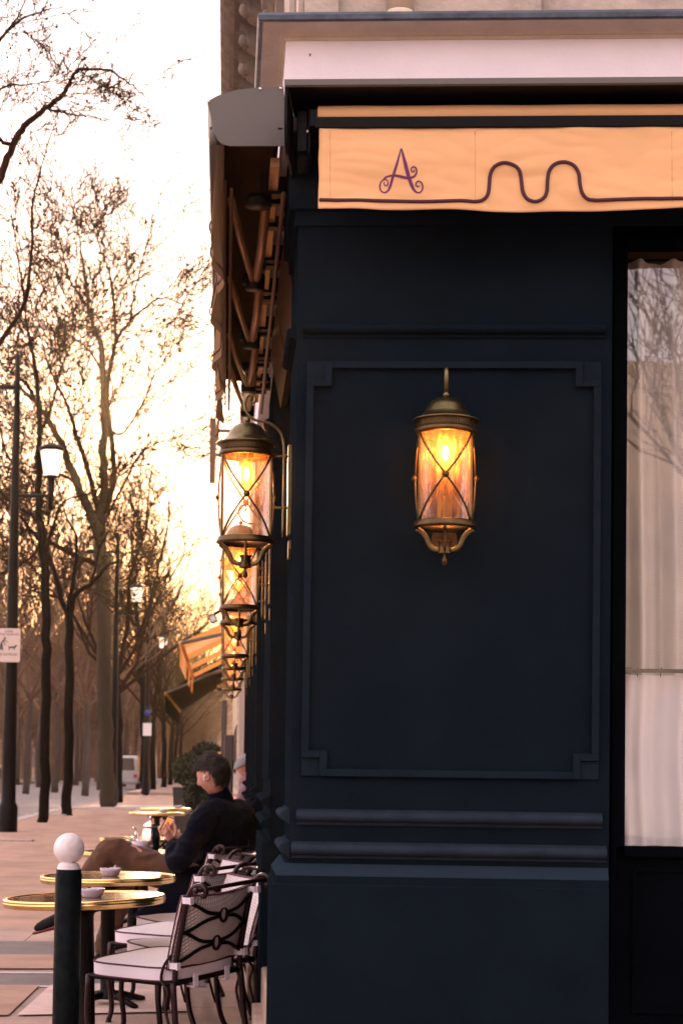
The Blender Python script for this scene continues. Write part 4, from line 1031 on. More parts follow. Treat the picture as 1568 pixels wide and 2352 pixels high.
# coat tail hanging over the seat
b = MB()
tail = [[J(470, 1985, 11.12), J(410, 2000, 11.05), J(370, 2035, 11.02)], [J(490, 2060, 11.1), J(400, 2075, 11.0), J(325, 2085, 11.0)], [J(480, 2110, 11.1), J(390, 2125, 11.0), J(300, 2105, 11.02)]]
def tf(u, v):
    def seg(r, t):
        q_ = cat_rom(r, 8); return q_[int(t*(len(q_)-1))]
    cols = [seg(r, u) for r in tail]; q_ = cat_rom(cols, 8); p = q_[int(v*(len(q_)-1))]
    return p+Vector((0, .014*sin(u*13)*v, 0))
b.grid(17, 17, tf); tl_ = b.build('coat_tail', WOOL, mroot, False); sm_ = tl_.modifiers.new('t', 'SOLIDIFY'); sm_.thickness = .02
t_ch = [[(pel, (.15, .14)), (hiL, .112), (lo(hiL, knL, .5), .092), (lo(hiL, knL, .85), .080), (knL, .076), (lo(knL, anL, .3), .078), (lo(knL, anL, .7), .070), (lo(knL, anL, .95), .062)],
        [(pel, (.15, .14)), (hiR, .112), (lo(hiR, knR, .5), .092), (lo(hiR, knR, .85), .080), (knR, .076), (lo(knR, anR, .3), .076), (lo(knR, anR, .7), .070), (lo(knR, anR, .95), .062)]]
tro = skin_mesh('trousers', t_ch, CORD, mroot, 2, None, .008, None, 10); wrinkle(tro, .009, 8, 3)
# shoes
for an, to in ((anL, toL), (anR, toR)):
    dd = (to-an); f = dd.normalized()
    sh = skin_mesh('shoe', [[(an-f*.03+Vector((0, 0, -.03)), .045), (an+f*.06+Vector((0, 0, -.045)), (.048, .040)), (an+f*.14+Vector((0, 0, -.055)), (.048, .030)), (an+f*.20+Vector((0, 0, -.06)), (.036, .022))]], mat('black_leather', (.004, .003, .003), .6, spec=.08), mroot, 2)
    MB().tube([an-f*.06+Vector((0, 0, -.078)), an+f*.06+Vector((0, 0, -.088)), an+f*.22+Vector((0, 0, -.088))], [.03, .045, .03], 10, flat=.35, up=(f.y, -f.x, 0)).build('sole', mat('red_sole', (.14, .008, .006), .6), sh, False)
# hair: shell plus curls
rg = random.Random(3); b = MB()
def hair_r(th, ph):
    p = (head_pt(th, ph)-HC); n_ = noise.noise(p*34)*.018+noise.noise(p*80)*.012
    return HC+p*(1.10)+p.normalized()*(n_+.006)
def in_hair(x, y, z):
    if abs(x) > .055 and -.040 < y < .035 and z < .022: return False
    return z > .045 + .02*(y > .06) or (y < -.015 and z > -.088) or (y < .018 and z > .012)
hv = {}; vs = []; fs = []
for i in range(nth+1):
    for j in range(nph): vs.append(hair_r(max(.02, pi*i/nth*.995), 2*pi*j/nph))
def loc3(p): p = p-HC; return p.dot(rgt), p.dot(fwd), p.dot(upv)
for i in range(nth):
    for j in range(nph):
        f = (i*nph+j, i*nph+(j+1) % nph, (i+1)*nph+(j+1) % nph, (i+1)*nph+j); c_ = sum((vs[k] for k in f), Vector())/4
        if in_hair(*loc3(c_)): fs.append(f)
b.add(vs, fs, True)
for k in range(2600):
    th = math.acos(rg.uniform(-.6, 1)); ph = rg.uniform(0, 2*pi); p = hair_r(th, ph)
    if not in_hair(*loc3(p)): continue
    n_ = (p-HC).normalized(); t1 = n_.orthogonal().normalized(); t1.rotate(Matrix.Rotation(rg.uniform(0, 6.28), 3, n_)); t2 = n_.cross(t1)
    R_ = rg.uniform(.007, .016); h_ = rg.uniform(.004, .022); sp = rg.uniform(.9, 1.6)
    b.tube([p+t1*R_*cos(a)+t2*R_*sin(a)+n_*(h_*sin(a*.5)) for a in [sp*pi*q_/7 for q_ in range(8)]], [.0016*(1-q_/10) for q_ in range(8)], 4, cap=False)
b.build('hair', HAIR, mroot, False, fix=False)
b = MB(); b.ball(HT(-.094, .004, -.008), .0085, 8); b.tube([HT(-.096, .006, -.010), HT(-.096, .012, -.038)], .0042, 6); b.build('earbud', mat('white_plastic', (.8, .78, .78), .3), mroot, False)
# phone held in the left hand (a thing of its own)
pc = wrL+mo+hdL.normalized()*.12+nL.normalized()*.028+Vector((.012, 0, .0)); ph = empty('phone', pc, label='small dark phone with an orange lit screen held by the seated man', cat='phone')
dz = Vector((.45, .0, .9)).normalized(); dx = Vector((.6, .8, 0)).normalized(); dx = (dx-dz*dx.dot(dz)).normalized(); dy = dz.cross(dx)
TT = lambda x, y, z: pc+dx*x+dy*y+dz*z
MB().box(-.036, .036, -.004, .004, -.06, .06, TT).build('case', BLACK, ph, True, .003)
MB().box(-.032, .032, -.0048, -.0040, -.056, .056, TT).build('screen', emis('phone_screen', (1, .35, .12), .5), ph)

# ------------------------------------------------------------ on the man's table
def world_on_table(x, d): return Vector((lat(x, d), d, H_T+.003))
tp = empty('teapot', world_on_table(349, 12.45), label='tall silver teapot on the table beside the man', cat='teapot'); tp.scale = (1.3,)*3
MB().lathe([(0, 0), (.045, 0), (.048, .006), (.043, .012), (.052, .04), (.052, .085), (.042, .125), (.036, .140), (.040, .146)], 32).build('pot_body', SILVER, tp, False)
MB().lathe([(.040, .146), (.038, .156), (.022, .168), (.006, .174), (.004, .182), (.010, .190), (.008, .200), (0, .204)], 24).build('lid', SILVER, tp, False)
MB().tube(cat_rom([Vector((-.045, 0, .05)), Vector((-.075, 0, .075)), Vector((-.080, 0, .115)), Vector((-.097, 0, .14))], 5), [.014]*5+[.011]*5+[.008]*5+[.006], 10).build('spout', SILVER, tp, False)
MB().tube(cat_rom([Vector((.045, 0, .13)), Vector((.085, 0, .135)), Vector((.09, 0, .08)), Vector((.05, 0, .03))], 5), .006, 8).build('handle', BLACK, tp, False)
cup = empty('coffee_cup', world_on_table(326, 12.35), label='lilac white cup on the man\'s table left of the teapot', cat='cup'); cup.scale = (1.25,)*3
MB().lathe([(0, 0), (.028, 0), (.030, .006), (.045, .035), (.049, .070), (.046, .070), (.040, .03), (0, .01)], 28).build('bowl', CHINA, cup, False)
MB().tube([(-.045, 0, .055), (-.065, 0, .05), (-.062, 0, .03), (-.042, 0, .025)], .004, 8).build('handle', CHINA, cup, False)
sg = empty('sugar_holder', world_on_table(314, 12.55), label='glass holder of sugar sachets with green print beside the cup', cat='sugar bowl'); sg.scale = (1.2,)*3
MB().lathe([(0, 0), (.042, 0), (.045, .05), (.043, .05), (.04, .005)], 24).build('holder', SILVER, sg, False)
b = MB()
for k in range(7): b.box(-.035+k*.010, -.029+k*.010, -.022, .022, .02, .078+.006*sin(k*2)); 
b.build('sachet', mat('sachet_paper', (.6, .6, .58), .7, col2=(.05, .16, .12), vscale=40), sg, False)

# ------------------------------------------------------------ distant second guest
g2 = empty('person', (lat(566, 19), 19, 0), label='far blurred guest in a grey cap, leaning over beyond the seated man', cat='person'); go = Vector(g2.location)
def JG(x, y, d): return P(x, y, d)-go
hp = JG(560, 1762, 19)
g_ch = [[(JG(585, 1900, 19), .14), (JG(583, 1850, 19), .15), (JG(580, 1800, 19), .13), (JG(568, 1778, 19), .06), (hp, .085), (hp+Vector((-.01, 0, .06)), .07)],
        [(JG(580, 1800, 19), .13), (JG(566, 1812, 18.8), .06), (JG(552, 1850, 18.8), .045), (JG(540, 1835, 19), .035)],
        [(JG(585, 1900, 19), .14), (JG(550, 1900, 19), .09), (JG(520, 1895, 19), .065), (JG(515, 1980, 19), .05), (JG(514, 2035, 19), .04)],
        [(JG(585, 1900, 19), .14), (JG(556, 1902, 19.3), .09), (JG(528, 1897, 19.3), .065), (JG(524, 1980, 19.3), .05), (JG(522, 2030, 19.3), .04)]]
skin_mesh('body', g_ch, SKIN, g2, 2, None, .012)
skin_mesh('coat', [[(a, r*1.15 if not hasattr(r, '__len__') else r) for a, r in g_ch[0][:4]], [(g_ch[0][2][0], .15), (g_ch[1][1][0], .075), (g_ch[1][2][0], .06)]], mat('red_white_coat', (.16, .02, .03), .9, col2=(.2, .2, .22), vscale=4), g2, 2)
b = MB(); b.lathe([(.115, -.02), (.118, .0), (.108, .05), (.07, .09), (0, .105)], 20, T=lambda x, y, z: tuple(hp+Vector((x*1.0+.01, y, z+.045+x*.45)))); b.build('cap', mat('grey_wool', (.20, .20, .21), .9), g2, False)

# ------------------------------------------------------------ trees
def side_for(r): return 8 if r > .06 else (5 if r > .018 else 3)
def grow(mb, p, d, L_, r, lev, rg, tip=.003, kids=6, up=.10, spread=.9, seeds=None):
    n = 4 if lev > 0 else 3; pts = [p.copy()]; rs = [r]; q_ = p.copy(); dd = d.normalized(); seg = L_/n; nodes = []
    for i in range(n):
        dd = (dd+Vector((rg.gauss(0, .17), rg.gauss(0, .17), rg.gauss(0, .13)+up*.6))).normalized(); q_ = q_+dd*seg
        pts.append(q_.copy()); rs.append(max(tip, r*(1-(i+1)/n*.75))); nodes.append((q_.copy(), dd.copy()))
    mb.tube(pts, rs, side_for(r), cap=False)
    if seeds is not None and lev == 0 and rg.random() < .06: seeds.append(pts[-1]+Vector((0, 0, -.02)))
    if lev > 0:
        for k in range(kids):
            t = .25+.75*(k+rg.random())/kids; f = t*n; i = min(int(f), n-1); a, b_ = pts[i], pts[i+1]; pp = a.lerp(b_, f-i)
            ax = (b_-a).normalized(); o_ = ax.orthogonal().normalized(); o_.rotate(Matrix.Rotation(rg.uniform(0, 6.283), 3, ax))
            cd = (ax+o_*rg.uniform(.5, 1)*spread).normalized()
            grow(mb, pp, cd, L_*rg.uniform(.38, .62), max(tip, rs[i]*.55), lev-1, rg, tip, kids, up, spread, seeds)
def seed_balls(mb, seeds, rg, r=.03):
    for s_ in seeds: mb.ball(s_, r*rg.uniform(.6, 1.3), 6)
def limb(mb, pts, r0, r1, rg, twigs, lev, tl, tip=.003, kids=5, seeds=None, up=.1):
    q_ = cat_rom(pts, 5); n = len(q_); rr = [r0+(r1-r0)*i/(n-1) for i in range(n)]
    q_ = [p+Vector((rg.gauss(0, 1), rg.gauss(0, 1), rg.gauss(0, 1)))*r0*.12 for p in q_]
    mb.tube(q_, rr, side_for(r0))
    for k in range(twigs):
        t = rg.uniform(.15, 1)**.8; f = t*(n-1); i = min(int(f), n-2); p = q_[i].lerp(q_[i+1], f-i); ax = (q_[i+1]-q_[i]).normalized()
        o_ = ax.orthogonal().normalized(); o_.rotate(Matrix.Rotation(rg.uniform(0, 6.283), 3, ax))
        grow(mb, p, ax*.8+o_, tl*rg.uniform(.5, 1.2)*(1.15-.5*t), max(tip, rr[i]*.38), lev, rg, tip, kids, up, .9, seeds)
GT = 'bare street trees along the kerb'
def px_tree(name, base, trunk, limbs, label, mtr, r0, r1, d, seed, twk=10, lev=2, tl=2.0, tip=.006, kids=5, grp=GT, dj=1.5, tmat=None, seedr=.035):
    rg = random.Random(seed); root = empty(name, (base[0], base[1], 0), label=label, cat='tree', group=grp)
    tr = MB(); limb(tr, [Vector((base[0], base[1], -.1))]+[P(x, y, d) for x, y in trunk], r0, r1, rg, 0, 0, 1)
    cr_ = MB(); seeds = []
    for L_ in limbs:
        pts, a, b_ = L_[:3]; k = L_[3] if len(L_) > 3 else twk; dd = rg.uniform(-dj, dj)
        pp = [P(x, y, d+dd*(i/(len(pts)-1))) for i, (x, y) in enumerate(pts)]
        limb(cr_ if a < r0*.45 else tr, pp, a, b_, rg, 0, 0, 1)
        limb(cr_, pp, b_*.6, b_*.5, rg, k, lev, tl, tip, kids, seeds)
    seed_balls(cr_, seeds, rg, seedr)
    tr.build('trunk', mtr, root, True, fix=False); cr_.build('crown', tmat or TWIG, root, True, fix=False); return root
# near plane tree whose limbs enter from the left edge
d0 = 24.0
px_tree('plane_tree', (lat(-130, d0), d0), [(-130, 1500), (-120, 1100), (-110, 900)],
    [([(-110, 900), (-50, 830), (0, 788), (58, 693), (73, 581), (75, 477), (95, 386), (124, 290)], .050, .008, 11),
     ([(58, 693), (50, 640), (41, 581), (21, 456), (4, 410)], .018, .006, 6),
     ([(-110, 900), (-90, 650), (-40, 470), (0, 407), (29, 336), (58, 290), (104, 249), (145, 216), (166, 178), (187, 160), (253, 162), (307, 199), (336, 224)], .075, .005, 26),
     ([(29, 336), (-5, 310), (-30, 200), (-50, 60)], .035, .01, 14),
     ([(-40, 470), (-30, 250), (10, 200), (60, 195), (130, 185)], .028, .006, 14),
     ([(104, 249), (160, 262), (220, 270), (290, 300)], .018, .006, 8),
     ([(-60, 200), (-10, 110), (20, 70), (60, 40), (110, 22), (150, 16)], .03, .006, 9), ([(0, 90), (40, 40), (62, -10)], .02, .008, 6)],
    'near plane tree reaching in from the left edge, seed balls on its twigs', TWIG, .25, .15, d0, 11, lev=2, tl=1.05, tip=.0045, kids=5, dj=1.0, seedr=.017)
px_tree('street_tree', (lat(100, 41), 41), [(103, 1832), (105, 1600), (107, 1463), (103, 1287), (92, 1199)],
    [([(92, 1199), (90, 1100), (90, 936), (75, 804), (62, 747), (50, 640)], .085, .02, 20), ([(92, 1199), (70, 1180), (35, 1160), (-10, 1120)], .06, .02, 14),
     ([(103, 1270), (125, 1200), (150, 1150), (215, 1130), (240, 1095)], .05, .012, 12), ([(100, 1250), (60, 1290), (20, 1310), (-20, 1330)], .035, .012, 8),
     ([(90, 1000), (120, 930), (140, 850), (172, 760), (178, 640)], .04, .010, 14), ([(90, 936), (60, 880), (20, 850), (-20, 800)], .05, .012, 12), ([(60, 1090), (20, 1050), (0, 980), (-20, 900)], .04, .012, 12)],
    'slim dark street tree behind the lantern of the nearest street lamp', BARK, .125, .095, 41, 21, tl=2.0, tip=.0085)
px_tree('street_tree', (lat(156, 47), 47), [(156, 1828), (158, 1600), (158, 1410)],
    [([(158, 1410), (141, 1375), (110, 1270), (35, 1173), (0, 1150)], .085, .02, 16), ([(158, 1410), (176, 1362), (211, 1340), (246, 1300), (280, 1290)], .085, .02, 16),
     ([(158, 1400), (169, 1331), (176, 1235), (154, 1190), (130, 1100)], .07, .015, 14), ([(120, 1300), (80, 1250), (60, 1200), (40, 1100)], .04, .012, 10), ([(141, 1375), (90, 1360), (40, 1345)], .03, .012, 8),
     ([(211, 1340), (230, 1260), (260, 1200), (280, 1120)], .04, .012, 10)],
    'dark street tree forking low into a wide V, right of the slim one', BARK, .15, .11, 47, 22, tl=2.2, tip=.008)
px_tree('plane_tree', (lat(250, 59), 59), [(246, 1771), (241, 1600), (237, 1375), (233, 1243)],
    [([(233, 1243), (215, 1200), (176, 1110), (132, 1000), (88, 930), (35, 880)], .20, .06, 20),
     ([(228, 1200), (211, 1112), (176, 1002), (158, 936), (120, 860), (95, 780)], .11, .025, 26),
     ([(233, 1230), (237, 1140), (239, 1040), (239, 936), (233, 804), (220, 760), (203, 706), (191, 602), (178, 519)], .17, .025, 40),
     ([(239, 1180), (262, 1100), (255, 1000), (246, 900), (266, 789), (299, 739), (365, 685), (423, 701)], .12, .02, 30),
     ([(299, 739), (307, 685), (332, 581), (353, 506)], .05, .015, 16), ([(266, 789), (262, 700), (250, 620), (226, 560), (222, 490)], .06, .015, 18),
     ([(240, 1200), (281, 1120), (325, 1041), (395, 1006), (440, 1010)], .06, .015, 16), ([(246, 988), (286, 993), (334, 914), (365, 844), (430, 830)], .06, .015, 18),
     ([(176, 1110), (140, 1090), (90, 1080), (30, 1050)], .07, .02, 14), ([(233, 1300), (160, 1270), (90, 1230), (20, 1200)], .10, .04, 14), ([(190, 1280), (160, 1330), (90, 1300)], .05, .02, 8),
     ([(203, 706), (160, 640), (140, 560), (120, 520)], .05, .015, 16), ([(235, 850), (200, 800), (150, 760), (120, 700)], .05, .015, 16)],
    'great plane tree with pale mottled trunk and wide crown against the sun', BARKP, .27, .23, 59, 23, tl=3.1, tip=.0115, kids=5, dj=3)
px_tree('street_tree', (lat(333, 88), 88), [(331, 1771), (329, 1600), (325, 1507), (320, 1454)],
    [([(320, 1454), (310, 1375), (303, 1243), (310, 1170)], .12, .03, 18), ([(322, 1454), (345, 1390), (365, 1300), (387, 1199), (390, 1150)], .12, .03, 22), ([(322, 1450), (290, 1400), (275, 1330), (290, 1240)], .08, .02, 14),
     ([(325, 1480), (360, 1430), (400, 1390), (430, 1300), (445, 1230)], .09, .02, 18), ([(320, 1500), (290, 1470), (270, 1400)], .06, .02, 10), ([(350, 1380), (340, 1290), (345, 1210)], .06, .02, 14)],
    'mid distance bare tree fanning upward right of the great plane tree', BARK, .22, .16, 88, 24, tl=3.4, tip=.010, kids=5, dj=3)
def generic(seed, h, lev=3, kids=5, tip=.012, r=.2, fork=.38, nl=7, sp=.8):
    rg = random.Random(seed); tr = MB(); cr_ = MB()
    zf = h*fork; pts = [Vector((0, 0, -.1)), Vector((rg.uniform(-.1, .1), 0, zf*.5)), Vector((rg.uniform(-.2, .2), rg.uniform(-.2, .2), zf))]
    limb(tr, pts, r, r*.7, rg, 0, 0, 1); top = pts[-1]
    grow(cr_, top, Vector((0, 0, 1)), h-zf, r*.55, lev, rg, tip, kids+1, .15, sp)
    for k in range(nl):
        a = k*2.4+rg.random(); zz_ = zf*(.85+.3*rg.random()); p = Vector((0, 0, min(zf, zz_)))+Vector((top.x, top.y, 0))*.9
        grow(cr_, p, Vector((cos(a)*.75, sin(a)*.75, .8)), (h-zf)*rg.uniform(.6, .9), r*.42, lev, rg, tip, kids, .22, sp)
    return tr, cr_
def place_generic(protos, k, x, d, sc, label, group, rz, name='street_tree', mt=BARK, mc=TWIG):
    tr, cr_ = protos[k]
    if name == 'park_tree': tr, cr_ = parkp[k]
    root = empty(name, (lat(x, d), d, 0), rz, label, 'tree', group); root.scale = (sc, sc, sc)
    for nm, me, m in (('trunk', tr, mt), ('crown', cr_, mc)):
        o = bpy.data.objects.new(nm, me); C.objects.link(o); o.parent = root
        if len(me.materials) == 0: me.materials.append(m)
    return root
def to_me(mb, n):
    me = bpy.data.meshes.new(n); me.from_pydata([tuple(v) for v in mb.v], [], mb.f); me.update(); me.polygons.foreach_set('use_smooth', mb.sm); return me
protos = []
for sd in (1, 2, 3):
    a, b_ = generic(sd*7, 13, tip=.011, kids=5); protos.append((to_me(a, 'trunk'), to_me(b_, 'crown')))
rows = [(272, 69, .98, 'bare kerb tree just behind the second street lamp'), (352, 100, .95, 'far kerb tree between the second and third lamps'),
        (376, 112, .95, 'far dark kerb tree behind the third street lamp'), (392, 126, .95, 'thin far kerb tree right of the third street lamp'),
        (404, 140, .92, 'very far kerb tree left of the orange awning'), (415, 158, .95, 'farthest kerb tree, behind the edge of the orange awning')]
for i, (x, d, sc, lb) in enumerate(rows): place_generic(protos, i % 3, x, d, sc, lb, GT, i*1.3)
parkp = [(a.copy(), b_.copy()) for a, b_ in protos]
for a, b_ in parkp: a.materials.clear(); b_.materials.clear()
# park trees across the road
rg = random.Random(77); pk = []
spots = [(-30, 70), (18, 78), (62, 86), (128, 92), (196, 82), (230, 105), (90, 112), (285, 120), (40, 125), (175, 125), (310, 140)]
plab = ['left edge, behind the tall lamp pole', 'between the lamp pole and the first slim tree', 'behind the slim street tree', 'between the slim and the forked street trees', 'between the forked tree and the great plane tree',
        'behind the trunk of the great plane tree', 'deep in the park behind the slim tree', 'deep in the park right of the great plane tree', 'deep in the park beyond the lamp pole', 'deep in the park behind the forked tree', 'farthest park tree left of the mid distance tree']
for i, (x, d) in enumerate(spots):
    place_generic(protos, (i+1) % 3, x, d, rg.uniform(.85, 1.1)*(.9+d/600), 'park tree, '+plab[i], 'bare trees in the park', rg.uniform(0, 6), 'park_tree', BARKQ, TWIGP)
# far wood: reads as one brown mass
rg = random.Random(5); wd = MB()
for k in range(90):
    t = k/89; d = rg.uniform(125, 190); x = rg.uniform(-60, 470) ; w_ = (519-x)*d/4020
    if w_ < 6: d = 185
    base = Vector((lat(x, d), d, 0)); h = rg.uniform(9, 14)
    wd.tube([base, base+Vector((rg.uniform(-.4, .4), 0, h*.6))], [.22, .1], 5, cap=False)
    for j in range(9): grow(wd, base+Vector((0, 0, h*rg.uniform(.15, .6))), Vector((rg.uniform(-1, 1), rg.uniform(-1, 1), .9)), h*rg.uniform(.3, .5), .05, 2, rg, .022, 5, .15)
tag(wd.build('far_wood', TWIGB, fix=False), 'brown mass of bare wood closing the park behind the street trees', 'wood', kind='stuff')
# undergrowth along the park edge
us = MB()
for k in range(1500):
    d = rg.uniform(60, 120); w_ = rg.uniform(15.3, 24); base = SF(d-5.5, w_, 0)
    grow(us, base, Vector((rg.gauss(0, .4), rg.gauss(0, .4), 1)), rg.uniform(1.5, 4), .014, 1, rg, .010, 5, .1)
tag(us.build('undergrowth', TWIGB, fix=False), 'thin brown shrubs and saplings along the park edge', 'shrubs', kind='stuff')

# ------------------------------------------------------------ far buildings behind the park
FARB = mat('far_facade', (.30, .20, .14), .9, var=.15, vscale=.2); FARW = mat('far_window', (.10, .08, .08), .3); FARR = mat('far_roof', (.16, .15, .16), .6)
def far_house(x, d, wd_, h, lb, rz=0, dep=10, m=FARB):
    p = P(x, 1765, d); r = empty('apartment_house', (p.x, d, 0), rz, lb, 'house', 'far houses beyond the trees')
    MB().box(-wd_/2, wd_/2, 0, dep, -.2, h).build('wall', m, r, False)
    MB().add([(-wd_/2, 0, h), (wd_/2, 0, h), (wd_/2, dep, h), (-wd_/2, dep, h), (-wd_/2+1, 1.5, h+2.5), (wd_/2-1, 1.5, h+2.5), (wd_/2-1, dep-1.5, h+2.5), (-wd_/2+1, dep-1.5, h+2.5)],
             [(0, 1, 5, 4), (1, 2, 6, 5), (2, 3, 7, 6), (3, 0, 4, 7), (4, 5, 6, 7)]).build('roof', FARR, r, False)
    nx = int(wd_/2.6)
    for i in range(nx):
        for j in range(int(h/3.2)):
            x0 = -wd_/2+ (i+.5)*wd_/nx; MB().box(x0-.5, x0+.5, -.03, .05, 1+j*3.2, 2.9+j*3.2).build('window', FARW, r, False)
    return r
far_house(20, 215, 20, 13, 'pale house glimpsed between trunks at the left edge')
far_house(200, 225, 24, 12, 'beige house far behind the forked and plane trees')
far_house(395, 240, 20, 11, 'low far house closing the street behind the kerb trees')
# street continuing on the right beyond the cafe
def block(s0, s1, w0, w1, h, name, lb, m, cat='building'):
    r = empty(name, SF(s0, 0, 0), label=lb, cat=cat)
    MB().box(s0, s1, w0, w1, 0, h, SF).build('wall', m, r)
    return r
nb = block(14.02, 50, -9, -1.2, 14, 'neighbour_building', 'pale stone neighbour building just past the cafe', STONE)
for k in range(6):
    MB().box(16+k*5.2, 19+k*5.2, -1.2, -1.15, .4, 3.0, SF).build('shop_window', mat('shop_dark', (.02, .018, .018), .2), nb)
MB().box(14.1, 14.4, -.10, .06, 0, 2.5, SF).build('pillar', mat('pale_pillar', (.55, .45, .38), .6), nb)
MB().box(14.6, 49, -1.2, -1.0, 3.4, 3.7, SF).build('ledge', STONED, nb)
fb = block(86, 150, -12, -.4, 13, 'far_building', 'hazy building beyond the side street', STONE)
for k in range(10): MB().box(88+k*6, 90+k*6, -.4, -.35, 1, 3.6, SF).build('shop_window', mat('shop_dark', (.02, .018, .018), .2), fb)
# awnings far down the street
def striped(s0, s1, wout, zt0, zb0, name, lb, mats, n, val_h, cat='awning'):
    r = empty(name, SF(s0, 0, zt0), label=lb, cat=cat); zt0 = zb0+(zt0-zb0)*(wout+1.2)/(wout+.05); wi = -1.2
    for k in range(n):
        if cat == 'awning' and n > 3 and k in (3, 5): continue
        a0 = s0+(s1-s0)*k/n; a1 = s0+(s1-s0)*(k+1)/n
        b = MB().add([SF(a0, wi, zt0), SF(a1, wi, zt0), SF(a1, wout, zb0), SF(a0, wout, zb0), SF(a1, wout+.01, zb0-val_h), SF(a0, wout+.01, zb0-val_h)], [(0, 1, 2, 3), (3, 2, 4, 5)])
        b.build('stripe', mats[k % 2], r)
    MB().tube([SF(s0, wout, zb0), SF(s1, wout, zb0)], .04, 8).build('front_bar', WCANVAS, r)
    for sa_ in (s0+.02, s1-.02): MB().tube([SF(sa_, wi, zt0-.6), SF(sa_, wout, zb0)], .03, 6).build('arm', HOOD, r)
    return r
striped(24, 35.5, .98, 3.95, 3.42, 'striped_awning', 'orange and cream striped awning far down the side wall', (OCANVAS, WCANVAS), 7, .38)
da = striped(38, 52, 1.7, 4.3, 3.15, 'dark_awning', 'black awning hanging below the orange striped one', (BCANVAS, BCANVAS), 2, .45)
def text_obj(txt, size, T, m, parent, name, ext=.004):
    cu = bpy.data.curves.new(name, 'FONT'); cu.body = txt; cu.size = size; cu.extrude = ext; cu.align_x = 'CENTER'; cu.align_y = 'CENTER'
    o = bpy.data.objects.new(name+'_t', cu); C.objects.link(o); dg = bpy.context.evaluated_depsgraph_get(); dg.update()
    me = bpy.data.meshes.new_from_object(o.evaluated_get(dg)); bpy.data.objects.remove(o)
    off = parent_loc(parent)
    for v in me.vertices: v.co = Vector(T(v.co.x, v.co.y, v.co.z))-off
    me.name = name; me.materials.clear(); me.materials.append(m); o = bpy.data.objects.new(name, me); C.objects.link(o); o.parent = parent; return o
def hang_sign(x, y, wpx, hpx, d, name, lb, m, rim=BLACK, tilt=0):
    c = P(x, y, d); w_, h_ = wpx*d/4020, hpx*d/4020; r = empty(name, c, label=lb, cat='sign')
    T = lambda a, b_, e: c+Vector((a*cos(tilt)-e*sin(tilt), b_, a*sin(tilt)+e*cos(tilt)))
    MB().box(-w_/2, w_/2, -.04, .04, -h_/2, h_/2, T).build('board', m, r)
    t = min(w_, h_)*.12
    b = MB()
    for (a0, a1, e0, e1) in ((-w_/2-t, -w_/2, -h_/2-t, h_/2+t), (w_/2, w_/2+t, -h_/2-t, h_/2+t), (-w_/2, w_/2, -h_/2-t, -h_/2), (-w_/2, w_/2, h_/2, h_/2+t)): b.box(a0, a1, -.05, .05, e0, e1, T)
    b.build('rim', rim, r); b = MB(); b.box(w_/2+t, w_/2+t+ .5, -.02, .02, h_*.3, h_*.3+.03, T); b.build('bracket', rim, r)
    return r, T
r, T = hang_sign(489, 1036, 10, 146, 16.5, 'hanging_sign', 'tall narrow dark sign on the wall left of the nearest side lantern', mat('sign_tan', (.20, .11, .06), .5), mat('sign_rim', (.25, .14, .07), .4))
r, T = hang_sign(489, 1421, 13, 16, 18, 'hanging_sign', 'small tilted silver sign left of the second and third lanterns', mat('sign_silver', (.8, .78, .76), .3), BLACK, .5)
r, T = hang_sign(511, 1572, 20, 26, 34, 'hanging_sign', 'black shop sign reading elle under the dark awning', BLACK, BLACK)
text_obj('elle', .13, lambda x, y, z: T(x-.01, -.05-z, y-.03), mat('sign_letters', (.9, .75, .5), .6), r, 'letters')
r, T = hang_sign(470, 1466, 42, 22, 44, 'hanging_sign', 'dark flat sign with a red mark above the orange awning', BLACK, BLACK)
MB().box(-.20, .05, -.055, -.052, -.1, .1, T).build('red_mark', mat('red_paint', (.4, .02, .02), .6), r)

# ------------------------------------------------------------ street lamps
def make_lamp():
    r = empty('street_lamp', (0, 0, 0)); q = lambda b, n, m: b.build(n, m, r, False)
    q(MB().lathe([(.19, 0), (.19, .5), (.17, .55), (.145, .6), (.14, 1.2), (.125, 3.0), (.12, 4.0), (.085, 7.0), (.06, 9.0), (.05, 9.6), (0, 9.65)], 20), 'pole', IRONB)
    q(MB().box(-.5, .1, -.04, .04, 8.9, 8.98).box(-1.1, -.45, -.10, .10, 8.86, 9.0), 'road_light', IRONB)
    q(MB().tube([(0, 0, 6.75), (.72, 0, 6.75)], .035, 8).tube([(.72, 0, 6.45), (.72, 0, 7.15)], [.06, .075], 10), 'arm', IRONB)
    q(MB().lathe([(.13, 7.15), (.15, 7.2), (.225, 7.66)], 6, T=lambda x, y, z: (x+.72, y, z)), 'lantern_glass', MILK)
    q(MB().lathe([(.0, 7.12), (.14, 7.12), (.14, 7.16)], 8, T=lambda x, y, z: (x+.72, y, z)), 'lantern_collar', IRONB)
    q(MB().lathe([(.235, 7.66), (.26, 7.68), (.25, 7.72), (.12, 7.80), (0, 7.82)], 16, T=lambda x, y, z: (x+.72, y, z)), 'lantern_cap', IRONB)
    return r
lamp0 = make_lamp()
for i, (x, d, lb) in enumerate(((24, 35, 'nearest tall dark street lamp with milky lantern on a side arm, at the left edge'), (262, 62, 'second street lamp beside the great plane tree trunk'), (337, 86, 'third and smallest street lamp, right of the fanning tree'))):
    o = lamp0 if i == 0 else copy_tree(lamp0); o.location = (lat(x, d)-.02, d, 0); tag(o, lb, 'street lamp', 'street lamps along the kerb')
